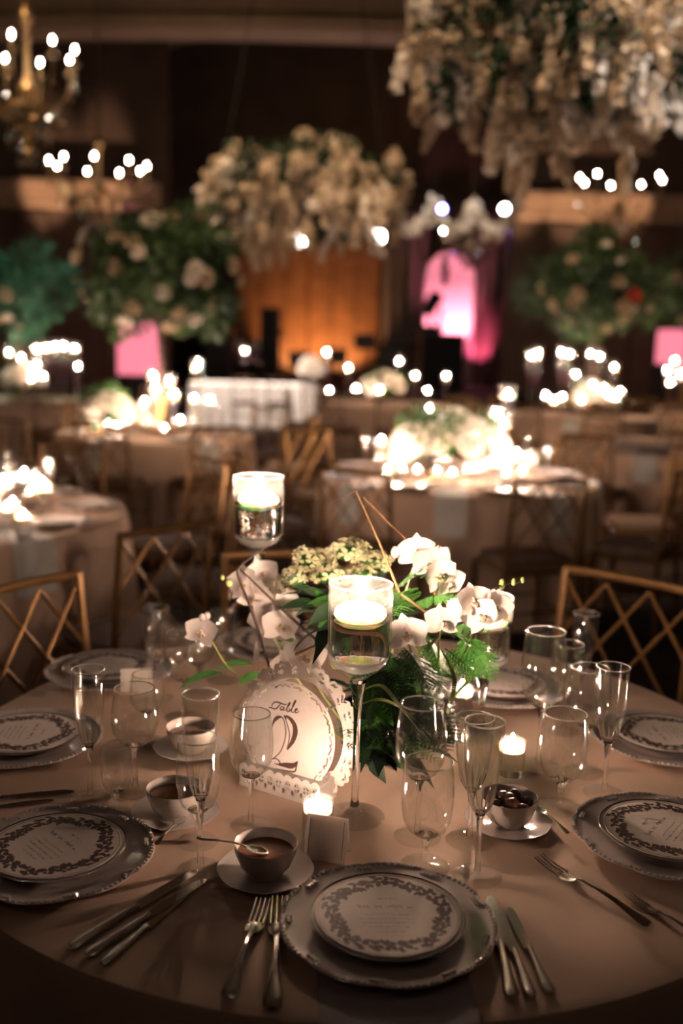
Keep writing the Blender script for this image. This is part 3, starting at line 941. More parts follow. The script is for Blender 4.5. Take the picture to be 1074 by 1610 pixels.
TL = Matrix.Translation((0, 0, zc_)) @ Matrix.Rotation(math.radians(90 - 6), 4, 'X')      # plane xy -> upright, leaning back
def place_flat(o, dz=0):
    o.matrix_local = TL @ Matrix.Translation((0, 0, dz)); return o
place_flat(MB().lathe([(0, -.001), (SR * .845, -.001), (SR * .845, .001), (0, .001)], 96).build('number_disc', M['signcard'], SIGN))
def hole_ring(th, q):
    k = (th * 14 / PI) % 2; a = k - 1
    if q < .12 or q > .86: return False
    s1 = abs(q - (.30 + .34 * abs(a))) < .11 and abs(a) > .12 and abs(a) < .9
    s2 = (a * a * 1.3 + ((q - .70) / .22) ** 2 * .16) < .045
    s3 = ((abs(a) - 1) ** 2 + ((q - .40) * 1.2) ** 2) < .030
    return s1 or s2 or s3
finish_lace(place_flat(polar_lace(SR * .84, lambda t: SR, 840, 16, hole_ring).build('lace_border', M['signcard'], SIGN, False)))
rl = random.Random(11)
blobs = []
for k in range(26):
    th = 2 * PI * k / 26
    for (q, a0) in ((.40, .35), (.72, -.3)):
        blobs.append((th + rl.uniform(-.04, .04), q + rl.uniform(-.07, .07), rl.uniform(.045, .075), rl.uniform(.06, .12), rl.uniform(-1, 1)))
def hole_back(th, q):
    for (t0, q0, wa, wq, sk) in blobs:
        d = (th - t0 + PI) % (2 * PI) - PI
        if abs(d) > .2: continue
        u = d + sk * (q - q0) * .35
        if (u / wa) ** 2 + ((q - q0) / wq) ** 2 < 1 and abs(math.sin(9 * u + 20 * (q - q0))) > .12: return True
    return False
finish_lace(place_flat(polar_lace(SR * 1.0, lambda t: min(.119 + .011 * abs(math.sin(9 * t)) ** .6 + .004 * abs(math.sin(27 * t)), (zc_ - .008) / max(-math.sin(t), .05) if math.sin(t) < 0 else 1), 640, 22, hole_back).build('lace_frame', M['signcard'], SIGN, False), -.030))
# spacer pins between disc and frame
for a in (40, 140, 220, 320):
    r = SR * .995
    place_flat(MB().tube([(r * math.cos(math.radians(a)), r * math.sin(math.radians(a)), -.030), (r * math.cos(math.radians(a)), r * math.sin(math.radians(a)), -.001)], .003, 8).build('spacer_pin', M['signcard'], SIGN))
# lace foot: a shallow box with cut front
def foot_panel():
    b = MB(); vs = []; fs = []; nx, nz = 120, 26; W, Hh = .175, .040
    for j in range(nz + 1):
        for i in range(nx + 1):
            z = Hh * j / nz
            if j == nz: z += .006 * abs(math.sin(i / nx * PI * 9))
            vs.append(((i / nx - .5) * W, 0, z))
    for j in range(nz):
        for i in range(nx):
            u = (i + .5) / nx * 9; a = (u % 1) - .5; v = (j + .5) / nz
            h = (a / .30) ** 2 + ((v - .62) / .22) ** 2 < 1 and abs(a) > .05 and abs(v - .62) > .03
            h = h or (((abs(a) - .5) / .14) ** 2 + ((v - .34) / .14) ** 2 < 1)
            if h: continue
            fs.append((j * (nx + 1) + i, j * (nx + 1) + i + 1, (j + 1) * (nx + 1) + i + 1, (j + 1) * (nx + 1) + i))
    return b.add(vs, fs)
fp = finish_lace(foot_panel().build('lace_foot_panel', M['signcard'], SIGN, False)); fp.location = (0, -.028, .0012)
fp2 = finish_lace(obj('lace_foot_panel', fp.data, SIGN, (0, .030, .0012)))
for s_ in (-1, 1):
    MB().box((s_ * .0865, .001, .020), (.0016, .058, .038)).build('foot_side', M['signcard'], SIGN, False)
MB().box((0, .001, .0405), (.175, .060, .0016)).build('foot_top', M['signcard'], SIGN, False)
# writing: strokes measured on the sign (x, y in units of its radius)
def smooth_pts(pts, n=6):
    P = [Vector((*p, 0)) for p in pts]; out = []
    for i in range(len(P) - 1):
        p0, p1, p2, p3 = P[max(i - 1, 0)], P[i], P[i + 1], P[min(i + 2, len(P) - 1)]
        for k in range(n):
            t = k / n
            out.append(.5 * ((2 * p1) + (p2 - p0) * t + (2 * p0 - 5 * p1 + 4 * p2 - p3) * t * t + (3 * p1 - p0 - 3 * p2 + p3) * t ** 3))
    out.append(P[-1]); return [(q.x, q.y) for q in out]
def zz(X, Y): return ((X - 478) / 402 * SR, -(Y - 665) / 465 * SR)
def stroke(b, pts, w0, wm, w1, n=6):
    q = smooth_pts([zz(*p) for p in pts], n); m = len(q)
    ws = []
    for i in range(m):
        t = i / (m - 1)
        ws.append(1.35 * (w0 + (wm - w0) * math.sin(PI * min(t * 1.0, .5)) if t < .5 else w1 + (wm - w1) * math.sin(PI * t)) * SR / 402)
    b.ribbon(q, ws, .001, .0014)
b = MB()
stroke(b, [(335, 630), (345, 580), (372, 533), (403, 518), (430, 535), (450, 590), (460, 660), (450, 740), (425, 820), (390, 872), (355, 908)], 8, 6, 5)
stroke(b, [(340, 600), (355, 560), (385, 528), (410, 524)], 6, 20, 4)
stroke(b, [(446, 502), (490, 518), (528, 562), (541, 622), (528, 692), (505, 745), (482, 790)], 10, 30, 5)
stroke(b, [(445, 522), (472, 585), (492, 650), (490, 720), (481, 785)], 4, 6, 4)
stroke(b, [(432, 500), (440, 512), (455, 530)], 8, 10, 4)
stroke(b, [(388, 982), (470, 976), (558, 960), (572, 910), (581, 864)], 6, 9, 5)
stroke(b, [(415, 938), (470, 926), (520, 920), (552, 905), (578, 868)], 8, 32, 5)
stroke(b, [(355, 908), (385, 892), (415, 900), (428, 922), (405, 940), (380, 935)], 4, 6, 4)
place_flat(b.build('number', M['ink'], SIGN, False))
b = MB()
for pts, wm in (([(292, 470), (312, 462), (340, 466), (366, 455), (385, 425), (402, 402)], 8), ([(318, 452), (330, 420), (352, 404), (392, 402), (430, 408), (452, 396)], 8),
                ([(424, 432), (408, 430), (396, 446), (402, 462), (418, 452), (430, 430), (424, 455), (436, 460)], 7),
                ([(436, 460), (456, 430), (474, 398), (478, 380), (468, 388), (456, 428), (454, 456), (466, 460), (478, 442), (472, 430), (482, 438)], 7),
                ([(478, 458), (500, 420), (520, 372), (526, 350), (514, 362), (500, 410), (496, 450), (506, 458), (518, 450)], 7),
                ([(518, 450), (532, 438), (544, 422), (534, 418), (524, 436), (530, 454), (546, 448), (560, 432)], 7)):
    stroke(b, pts, 4, wm, 4, 5)
place_flat(b.build('lettering', M['ink'], SIGN, False))

# ------------------------------------------------------------------ low flower centrepiece
cc = Vector((.085, 1.90, .7604))
CP = thing('flower_centrepiece', 'low arrangement of white orchids, hydrangea, ferns and twigs beside the number sign', 'flowers', cc)
def loc_(p): return Vector(p) - cc
MB().lathe([(0, 0), (.055, 0), (.075, .03), (.085, .075), (.078, .105), (.072, .105), (.078, .075), (.05, .01), (0, .01)], 24).build('vase', M['black'], CP)
def petal_mesh(L, W, cup, name='petal', m='petal'):
    b = MB(); nu, nv = 6, 6; vs = []; fs = []
    for i in range(nu + 1):
        u = i / nu
        wd = W * (math.sin(PI * min(1, u ** .62)) ** .7 if 0 < u < 1 else .06)
        for j in range(nv + 1):
            v = j / nv * 2 - 1
            vs.append((v * wd / 2, L * u, cup * (u * u * .9 - .5 * u) * L + .10 * cup * v * v * wd + .0 * L))
    for i in range(nu):
        for j in range(nv):
            a = i * (nv + 1) + j
            fs.append((a, a + 1, a + nv + 2, a + nv + 1))
    return b.add(vs, fs).mesh(name, M[m])
PET_B, PET_S = petal_mesh(.040, .050, .35), petal_mesh(.038, .027, .3)
LIP = MB().ball((0, -.006, .006), .0055, 8, 5, (1, 1.5, .9)).ball((0, .001, .007), .0042, 8, 5, (.8, 1, 1.2)).ball((.006, -.005, .007), .004, 7, 4).ball((-.006, -.005, .007), .004, 7, 4).mesh('orchid_bloom', M['lip'])
def bloom(p, nrm, roll=0, s=1):
    q = Vector(nrm).normalized().to_track_quat('Z', 'Y')
    o = obj('orchid_bloom', LIP, CP)
    o.matrix_local = Matrix.Translation(loc_(p)) @ q.to_matrix().to_4x4() @ Matrix.Rotation(roll, 4, 'Z') @ Matrix.Scale(s, 4)
    for a, me, dz in ((0, PET_S, -.001), (125, PET_S, -.001), (235, PET_S, -.001), (68, PET_B, .001), (292, PET_B, .001)):
        c = obj('petal', me, o); c.rotation_euler = (math.radians(random.uniform(-8, 12)), 0, math.radians(a + random.uniform(-6, 6))); c.location = (0, 0, dz)
    return o
rnd = random.Random(21)
CAMP = Vector((0, 0, H))
def face(p, dx=0, dz=0):
    v = (CAMP - Vector(p)).normalized(); return v + Vector((dx, 0, dz))
BL = [(655, 868, 1.86, .25, .1, .2), (672, 888, 1.85, .5, .0, -.3), (690, 905, 1.84, .6, -.1, .3), (705, 918, 1.86, .9, -.2, .1), (684, 884, 1.89, .2, .3, .5),
      (640, 998, 1.72, -.1, .1, .1), (694, 978, 1.72, .4, .2, -.2), (745, 945, 1.74, .3, .2, .2), (758, 968, 1.73, -.2, -.1, .6), (778, 955, 1.76, .6, .1, -.3), (730, 962, 1.78, -.4, .2, .3),
      (479, 1034, 1.80, .1, .0, .0), (455, 1048, 1.83, -.4, -.1, .4), (318, 994, 1.86, -.3, .0, .0),
      (384, 918, 1.98, -.7, .1, .2), (402, 940, 1.96, -.4, .0, -.3), (425, 930, 1.97, -.1, .2, .2), (440, 985, 1.90, .2, .1, .0), (420, 968, 1.94, -.3, -.1, .5), (412, 905, 2.0, .3, .3, .1), (450, 958, 1.95, .5, .2, .4)]
for i, (x, y, Y, dx, dz, rl_) in enumerate(BL):
    p = atY(x, y, Y)
    bloom(p, face(p, dx, dz), rl_ + rnd.uniform(-.2, .2), {5: 1.08, 11: 1.15, 13: .95, 7: .95, 6: .9}.get(i, 1) * (.97 if i < 14 else 1.05))
def pathpx(pts):
    return [loc_(atY(*p)) for p in pts]
def crv(P, n=6):
    out = []
    for i in range(len(P) - 1):
        p0, p1, p2, p3 = P[max(i - 1, 0)], P[i], P[i + 1], P[min(i + 2, len(P) - 1)]
        for k in range(n):
            t = k / n
            out.append(.5 * ((2 * p1) + (p2 - p0) * t + (2 * p0 - 5 * p1 + 4 * p2 - p3) * t * t + (3 * p1 - p0 - 3 * p2 + p3) * t ** 3))
    return out + [P[-1]]
def branch(name, pts, r0, r1, m, curve=True):
    P = pathpx(pts); P = crv(P) if curve else P
    n_ = len(P)
    return MB().tube(P, [r0 + (r1 - r0) * i / (n_ - 1) for i in range(n_)], 7).build(name, M[m], CP)
branch('twig', [(620, 1090, 1.85), (700, 985, 1.80), (628, 932, 1.78), (596, 852, 1.82), (560, 772, 1.86)], .0036, .0016, 'twig', False)
branch('twig', [(700, 985, 1.80), (668, 880, 1.88), (632, 842, 1.92), (572, 782, 1.95)], .0030, .0016, 'twig', False)
branch('twig', [(560, 772, 1.86), (535, 782, 1.87), (515, 793, 1.88)], .0013, .0006, 'darktwig')
branch('twig', [(455, 1150, 1.85), (412, 1010, 1.87), (392, 950, 1.88), (374, 905, 1.90), (378, 890, 1.90), (410, 866, 1.92), (446, 838, 1.93)], .0034, .0012, 'darktwig')
branch('twig', [(500, 1010, 1.88), (440, 955, 1.88), (402, 918, 1.89), (378, 895, 1.90)], .0034, .0014, 'darktwig')
branch('twig', [(465, 1030, 1.76), (515, 1008, 1.75), (560, 985, 1.74), (620, 978, 1.74)], .0038, .0034, 'twig')
for pts in ([(560, 1180, 1.86), (470, 1110, 1.84), (400, 1072, 1.83), (360, 1050, 1.84), (335, 1012, 1.85), (320, 998, 1.87)], [(600, 1150, 1.86), (680, 1060, 1.80), (690, 1010, 1.76), (694, 982, 1.735)], [(600, 1150, 1.86), (720, 1040, 1.80), (745, 985, 1.78), (760, 962, 1.765)],
            [(600, 1150, 1.86), (650, 1060, 1.80), (645, 1020, 1.76), (640, 1000, 1.735)], [(600, 1150, 1.88), (620, 1000, 1.90), (640, 920, 1.90), (656, 872, 1.875)], [(745, 950, 1.76), (775, 925, 1.77), (795, 918, 1.78), (822, 914, 1.79)], [(550, 1150, 1.86), (500, 1080, 1.84), (482, 1040, 1.81)], [(520, 1150, 1.88), (440, 1020, 1.93), (405, 945, 1.975)]):
    branch('orchid_stem', pts, .0022, .0015, 'bud')
for (x, y, Y, s) in ((790, 918, 1.78, .8), (808, 915, 1.785, .6), (822, 912, 1.79, .5), (528, 1040, 1.72, 1.2), (360, 916, 1.96, .7), (350, 908, 1.97, .5), (622, 868, 1.9, 1.0), (632, 880, 1.9, .8), (690, 862, 1.86, .5), (318, 972, 1.87, .8), (326, 968, 1.87, .7)):
    MB().ball((0, 0, 0), .009 * s, 8, 6, (1, 1, 1.35)).build('orchid_bud', M['bud'] if y > 900 and x != 318 and x != 326 else M['petal'], CP).location = loc_(atY(x, y, Y))
# hydrangea heads of small four-petalled florets
FLR = MB()
for k in range(4):
    a = k * PI / 2
    FLR.add([(0, 0, .001), (.0055, .0035, .002), (.0105, .0050, .0026), (.0125, 0, .0012), (.0105, -.0050, .0026), (.0055, -.0035, .002)], [(0, 1, 2, 3, 4, 5)], Matrix.Rotation(a, 4, 'Z'))
FLRM = FLR.mesh('floret', M['hyd'])
CORE = MB().ball((0, 0, 0), .034, 12, 8, (1, 1, .8)).mesh('hydrangea_head', M['leaf'])
for (x, y, Y, r, n_) in ((462, 912, 1.92, .040, 24), (492, 884, 1.95, .044, 26), (548, 870, 1.97, .046, 28), (588, 884, 1.95, .036, 20), (520, 908, 1.91, .044, 26), (566, 906, 1.92, .036, 20)):
    p = atY(x, y, Y)
    hd = obj('hydrangea_head', CORE, CP, loc_(p), (rnd.uniform(-.3, .3), rnd.uniform(-.4, .4), 0), (r / .05, r / .05, r / .05 * .62))
    for i in range(n_):
        zf = 1 - 1.35 * (i + .5) / n_; a = i * 2.39996
        q = Vector((math.sqrt(max(0, 1 - zf * zf)) * math.cos(a), math.sqrt(max(0, 1 - zf * zf)) * math.sin(a), zf))
        c = obj('floret', FLRM, hd)
        T = q.to_track_quat('Z', 'Y').to_matrix().to_4x4()
        c.matrix_local = Matrix.Translation(q * (.043 + rnd.uniform(-.006, .012))) @ T @ Matrix.Rotation(rnd.uniform(0, 6), 4, 'Z') @ Matrix.Rotation(rnd.uniform(-.5, .5), 4, 'X') @ Matrix.Scale(rnd.uniform(1.1, 1.6), 4)
# leaves and ferns
def leaf_mesh(L, W, m, name='leaf', fold=.25, droop=.3):
    b = MB(); vs = []; fs = []; n_ = 6
    for i in range(n_ + 1):
        u = i / n_; wd = W / 2 * math.sin(PI * u ** .8) if 0 < i < n_ else .0004
        z = -droop * L * u * u
        vs += [(-wd, L * u, z + fold * wd), (0, L * u, z), (wd, L * u, z + fold * wd)]
    for i in range(n_):
        for k in (0, 1):
            a = i * 3 + k; fs.append((a, a + 1, a + 4, a + 3))
    return b.add(vs, fs).mesh(name, M[m])
def fern_mesh(L, m, pairs=11, name='fern_frond', seed=0, wid=.34):
    rr = random.Random(seed); b = MB()
    P = [Vector((0, L * u, -.35 * L * u * u)) for u in [i / 10 for i in range(11)]]
    b.tube(P, [.0014 * (1 - .07 * i) for i in range(11)], 5)
    for i in range(pairs):
        u = .12 + .85 * i / pairs
        c = Vector((0, L * u, -.35 * L * u * u)); ll = L * wid * math.sin(PI * min(.97, .25 + .75 * u)) + .004
        for s_ in (-1, 1):
            a = s_ * (math.radians(62) - .35 * u)
            d = Vector((math.sin(a), math.cos(a), -.25 + rr.uniform(-.1, .1))); nn = Vector((-d.y, d.x, 0)).normalized()
            for q in range(4):      # lobed pinnules
                w0 = ll * .17 * (1 - q * .2)
                base = c + d * (ll * q / 4.2)
                for t_ in (-1, 1):
                    e = base + d * ll * .30 + nn * t_ * w0 * 1.25
                    b.add([base, base + d * ll * .10 + nn * t_ * w0 * .75, e, base + d * ll * .27 + nn * t_ * w0 * .15], [(0, 1, 2, 3)])
            b.add([c + d * ll * .85, c + d * ll + nn * .001, c + d * ll * 1.12, c + d * ll - nn * .001], [(0, 1, 2, 3)])
    return b.mesh(name, M[m], False)
LEAVES = [leaf_mesh(.085, .038, 'leaf'), leaf_mesh(.075, .030, 'darkleaf'), leaf_mesh(.11, .024, 'darkleaf')]
FERNS = [fern_mesh(.13, 'fern', seed=1), fern_mesh(.11, 'leaf', seed=2), fern_mesh(.15, 'darkleaf', seed=3)]
def sprig(me, name, p, d, s=1, roll=0):
    p = Vector(p)
    if p.z < .83: p.z = .83; d = (d[0], d[1], max(d[2], .25))
    d = Vector(d).normalized()
    up = Vector((0, 0, 1)); x = d.cross(up)
    x = x.normalized() if x.length > .05 else Vector((1, 0, 0))
    zx = x.cross(d)
    R = Matrix((x, d, zx)).transposed().to_4x4()
    o = obj(name, me, CP)
    o.matrix_local = Matrix.Translation(loc_(p)) @ R @ Matrix.Rotation(roll, 4, 'Y') @ Matrix.Scale(s, 4)
    return o
for (x, y, Y, dx, dy, dz, k, s) in ((630, 960, 1.86, -.1, -.6, .7, 0, .9), (650, 950, 1.86, .5, -.5, .5, 0, .9), (660, 975, 1.84, .8, -.6, .1, 0, .95), (640, 980, 1.85, .2, -.8, .3, 0, 1.0), (620, 930, 1.88, .4, -.3, .8, 0, .8), (640, 945, 1.83, -.3, -.8, .2, 0, .8),
                                   (720, 1000, 1.82, .5, -.6, -.3, 0, .8), (715, 985, 1.83, .3, -.7, .4, 0, .8), (725, 970, 1.84, .8, -.2, .3, 0, .7), (700, 1020, 1.82, .6, -.6, -.2, 1, .8), (670, 1000, 1.83, .4, -.7, -.5, 0, .8), (655, 905, 1.9, .3, -.6, .3, 0, .8)):
    sprig(FERNS[k], 'fern_frond', atY(x, y, Y), (dx, dy, dz), s, rnd.uniform(-.5, .5))
for i in range(34):
    # ferns spilling low over the front of the vase
    u = (i + .5) / 34
    p = Vector((.045 + .12 * rnd.random(), 1.775 + .03 * rnd.random(), .835 + .20 * rnd.random()))
    d = (-.25 + .8 * (p.x - .045) / .12 + rnd.uniform(-.2, .2), -.9, rnd.uniform(-.35, .25) if p.z > .89 else rnd.uniform(-.1, .1))
    sprig(FERNS[(2, 1, 2, 0)[i % 4]], 'fern_frond', p, d, rnd.uniform(.6, .85), rnd.uniform(-.5, .5))
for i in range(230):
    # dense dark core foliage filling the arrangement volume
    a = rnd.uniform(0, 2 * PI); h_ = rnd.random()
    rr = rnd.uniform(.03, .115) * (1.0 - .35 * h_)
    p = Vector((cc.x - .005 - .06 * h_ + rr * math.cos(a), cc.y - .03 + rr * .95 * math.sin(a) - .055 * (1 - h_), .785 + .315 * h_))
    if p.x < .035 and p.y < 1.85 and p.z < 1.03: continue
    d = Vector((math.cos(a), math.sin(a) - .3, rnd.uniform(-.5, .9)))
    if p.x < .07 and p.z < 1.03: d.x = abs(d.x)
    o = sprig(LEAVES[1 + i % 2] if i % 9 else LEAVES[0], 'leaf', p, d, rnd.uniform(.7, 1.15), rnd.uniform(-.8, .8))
for (x, y, Y, dx, dy, dz, s) in ((350, 1058, 1.84, -.9, -.3, .0, 1.0), (400, 1045, 1.88, -.7, -.3, .2, .9), (440, 1010, 1.88, .3, -.6, .4, .8), (420, 1060, 1.86, -.5, -.6, .2, .9)):
    sprig(LEAVES[0], 'leaf', atY(x, y, Y), (dx, dy, dz), s)
# long grass blades
for pts in ([(690, 1170, 1.78), (640, 1120, 1.70), (600, 1100, 1.66), (565, 1108, 1.68)], [(660, 1150, 1.70), (630, 1112, 1.66), (600, 1078, 1.66), (570, 1085, 1.68)], [(668, 1140, 1.72), (655, 1060, 1.74), (665, 1000, 1.78)], [(700, 1130, 1.76), (715, 1070, 1.76), (690, 1015, 1.77)], [(700, 1110, 1.80), (745, 1060, 1.82), (760, 1040, 1.84)]):
    P = crv(pathpx(pts), 5); n_ = len(P)
    b = MB(); vs = []; fs = []
    for i, q in enumerate(P):
        wd = .0045 * math.sin(PI * (.12 + .86 * i / (n_ - 1)))
        t = (P[min(i + 1, n_ - 1)] - P[max(i - 1, 0)]).normalized(); sd = t.cross(Vector((0, -.5, .86))).normalized()
        vs += [tuple(q - sd * wd), tuple(q + Vector((0, 0, -.0012))), tuple(q + sd * wd)]
    for i in range(n_ - 1):
        for k in (0, 1): fs.append((i * 3 + k, i * 3 + k + 1, i * 3 + k + 4, i * 3 + k + 3))
    b.add(vs, fs).build('grass_blade', M['bud'], CP)

# ------------------------------------------------------------------ lattice-back gold chairs
def chair_proto(full=True):
    t = thing('lattice_chair', 'x', 'chair')
    # faces +Y; the back stands at y = -.20
    W = .20
    def post(x): return [(x, -.205, 0), (x, -.195, .25), (x, -.19, .45), (x, -.205, .68), (x, -.235, .93)]
    for s in (-1, 1):
        MB().tube(post(s * W), [.011, .013, .015, .013, .012], 7).build('back_post', M['gold'], t)
        MB().tube([(s * (W - .005), .19, 0), (s * (W - .005), .185, .22), (s * (W - .005), .18, .44)], [.010, .013, .014], 7).build('leg', M['gold'], t)
    MB().tube([(-W - .006, -.237, .925), (-W * .5, -.247, .928), (0, -.250, .928), (W * .5, -.247, .928), (W + .006, -.237, .925)], .013, 8).build('top_rail', M['gold'], t)
    MB().tube([(-W, -.196, .50), (W, -.196, .50)], .010, 7).build('lower_rail', M['gold'], t)
    def yb(z): return -.194 - .046 * max(0, (z - .5) / .42) ** 1.3
    z0, z1 = .51, .905; dx = .095; sl = (z1 - z0) / (2 * dx * 1.35)
    bars = []
    for k in (-3, -1, 1, 3):
        xa_ = k * W / 3
        for s in (-1, 1):
            xe = xa_ + s * (z1 - z0) / 1.35; x2 = max(-W, min(W, xe)); z2 = z1 - abs(x2 - xa_) * 1.35
            if abs(x2 - xa_) < .02: continue
            bars.append([(xa_ + (x2 - xa_) * u, yb(z1 + (z2 - z1) * u), z1 + (z2 - z1) * u) for u in (0, .33, .66, 1)])
    if full:
        for q in bars: MB().tube(q, .0065, 6).build('lattice_bar', M['gold'], t)
    else:
        b = MB()
        for q in bars: b.tube([q[0], q[3]], .0065, 5)
        b.build('lattice_back', M['gold'], t)
    MB().bbox((0, -.005, .452), (.40, .40, .028), .01).build('seat_frame', M['gold'], t, False)
    MB().lathe([(0, .050), (.12, .049), (.18, .042), (.192, .025), (.185, .0), (0, 0)], 24, Matrix.Translation((0, -.002, .466)), False, lambda th, i: 1 / max(abs(math.cos(th)), abs(math.sin(th))) ** .75).build('seat_cushion', M['cushion'], t)
    for q in ([(-W, .185, .20), (-W, -.195, .20)], [(W, .185, .20), (W, -.195, .20)], [(-W, .187, .24), (W, .187, .24)], [(-W, -.195, .24), (W, -.195, .24)]):
        MB().tube(q, .008, 6).build('stretcher', M['gold'], t)
    return t
CHA, CHB = Proto(chair_proto(True)), Proto(chair_proto(False))
def chair_at(c, ang, dist, label, group=None, pr=None, turn=0):
    a = math.radians(ang)
    x, y = c[0] + dist * math.cos(a), c[1] + dist * math.sin(a)
    return (pr or CHA).place((x, y, 0), a + PI / 2 + math.radians(turn), label, group)
# chairs of the number table; dist is to the middle of the seat
chair_at(TC, 48, .92, 'gold lattice-back chair behind the crowded stemware')
chair_at(TC, 101, .87, 'gold lattice-back chair behind the hydrangea and tallest candle')
chair_at(TC, 146, .84, 'gold lattice-back chair behind the flute and the small white card')

# ------------------------------------------------------------------ other tables
SMV = Proto(votive_proto('flamebg', 'votive_candle', .085, .03, 14))
def small_holder_proto():
    t = thing('candle_holder', 'x', 'candle holder')
    hh = 1.0
    MB().lathe([(0, .58), (.03, .60), (.046, .63), (.05, .66), (.05, 1.0), (.047, 1.0), (.047, .66), (.04, .64), (0, .62)], 18).build('glass_bowl', M['hglass'], t)
    MB().lathe([(.045, 0), (.045, .008), (.014, .02), (.007, .08), (.007, .5), (.016, .58), (0, .585)], 12).build('glass_stem', M['sglass'], t)
    return t
SH = Proto(small_holder_proto())
def small_candle_proto():
    t = thing('floating_candle', 'x', 'candle')
    MB().lathe([(0, -.012), (.03, -.01), (.042, .004), (.036, .014), (0, .013)], 16).build('wax', M['wax'], t)
    MB().lathe(flame_prof(.028, .007), 6, Matrix.Translation((0, 0, .014))).build('flame', M['flamebg'], t)
    return t
SFC = Proto(small_candle_proto())
OCC = []; TAB = {}
def free(x, y, r): return all((x - a) ** 2 + (y - b_) ** 2 > (r + c) ** 2 for a, b_, c in OCC)
def bgcandle(px, Y, base, where, grp):
    """a candle whose flame shows at px, at distance Y, standing on a surface at height base"""
    tc = TAB.get(where)
    best = atY(px[0], px[1], Y)
    for k in range(40):                      # slide along the table until it stands free
        q = atY(px[0], px[1], Y + (k + 1) // 2 * .035 * (1 if k % 2 else -1))
        if not tc or (math.hypot(q.x - tc[0], q.y - tc[1]) < tc[2] - .06 and free(q.x, q.y, .055)): best = q; break
    p = best
    OCC.append((p.x, p.y, .055))
    h = p.z - base
    if h < .14:
        SMV.place((p.x, p.y, base + .0006), 0, 'small glass votive candle ' + where, grp)
    else:
        SH.place((p.x, p.y, base + .0006), 0, 'stemmed glass candle holder ' + where, 'holders, ' + grp, (1, 1, h))
        SFC.place((p.x, p.y, base + h * .86), 0, 'floating candle in a stemmed holder ' + where, 'floating, ' + grp)

# blossom and foliage meshes for the soft background
def rose_mesh(m, r=.05, seed=0):
    rr = random.Random(seed); b = MB()
    for lay, (n_, rad, tilt, sz) in enumerate(((5, .25, 75, .55), (7, .5, 55, .7), (9, .8, 30, .8), (10, .95, 5, .8))):
        for k in range(n_):
            a = 2 * PI * k / n_ + lay * .4 + rr.uniform(-.1, .1)
            T = Matrix.Rotation(a, 4, 'Z') @ Matrix.Translation((rad * r * .45, 0, r * .1)) @ Matrix.Rotation(-math.radians(tilt), 4, 'Y') @ Matrix.Scale(r * sz, 4)
            b.add([(0, -.3, 0), (.5, -.5, .05), (1, -.25, .25), (1.05, .25, .25), (.5, .5, .05), (0, .3, 0), (.55, 0, -.12)], [(0, 1, 6), (1, 2, 6), (2, 3, 6), (3, 4, 6), (4, 5, 6), (5, 0, 6)], T)
    return b.mesh('blossom', M[m])
ROSE = rose_mesh('blossom'); ROSEC = rose_mesh('cream', seed=4)
def leafball_mesh(m, n_, R, L, W, seed, name='leaf_cluster'):
    rr = random.Random(seed); b = MB()
    for i in range(n_):
        q = Vector((rr.gauss(0, 1), rr.gauss(0, 1), rr.gauss(0, 1))).normalized() * R * rr.random() ** .5
        d = (q.normalized() + Vector((rr.uniform(-.8, .8), rr.uniform(-.8, .8), rr.uniform(-.8, .5)))).normalized()
        s = d.cross(Vector((rr.uniform(-1, 1), rr.uniform(-1, 1), rr.uniform(-1, 1)))).normalized(); nn = d.cross(s)
        l = L * rr.uniform(.6, 1.2); wd = W * rr.uniform(.6, 1.1)
        b.add([q, q + d * l * .4 + s * wd / 2 + nn * wd * .2, q + d * l, q + d * l * .4 - s * wd / 2 + nn * wd * .2, q + d * l * .45], [(0, 1, 4), (1, 2, 4), (2, 3, 4), (3, 0, 4)])
    return b.mesh(name, M[m], False)
LB = {k: leafball_mesh(k, 70, .16, .10, .045, i) for i, k in enumerate(('treeleaf', 'tealleaf', 'darkleaf', 'leaf'))}
def arrangement(c, r, h, nflow, nleaf, label, seed, grp=None):
    rr = random.Random(seed)
    t = thing('flower_arrangement', label, 'flowers', c, 0, grp)
    OCC.append((c[0], c[1], r + .07))
    MB().lathe([(0, 0), (.06, 0), (.085, .05), (.08, .12), (.07, .12), (.07, .02), (0, .02)], 16).build('vase', M['hglass'], t)
    for i in range(nleaf):
        a = rr.uniform(0, 6.28); q = r * rr.uniform(.2, .95)
        obj('leaf_cluster', LB['leaf' if i % 2 else 'treeleaf'], t, (q * math.cos(a), q * math.sin(a), .22 + h * rr.uniform(0, .6)), (rr.uniform(0, 6), rr.uniform(0, 6), 0), .7)
    for i in range(nflow):
        a = i * 2.4; q = r * math.sqrt((i + .5) / nflow)
        o = obj('blossom', ROSE, t, (q * math.cos(a), q * math.sin(a), .14 + h * (1 - (q / r) ** 2 * .7) * rr.uniform(.7, 1.05)), None, rr.uniform(1.4, 2.3))
        d = Vector((math.cos(a) * q / r, math.sin(a) * q / r - .5, .6)); o.rotation_euler = d.to_track_quat('Z', 'Y').to_euler()
    return t
def settings(c, r, angs, where, z=.76):
    for a in angs:
        a = math.radians(a); x, y = c[0] + (r - .18) * math.cos(a), c[1] + (r - .18) * math.sin(a)
        CHG.place((x, y, z + .0006), a + PI / 2, 'white charger plate ' + where, 'chargers ' + where)
        SAL.place((x, y, z + .0006 + .0102), a + PI / 2, 'white silver-rimmed plate ' + where, 'plates ' + where)
        OCC.append((x, y, .155))
    TAB[where] = (c[0], c[1], r, angs)
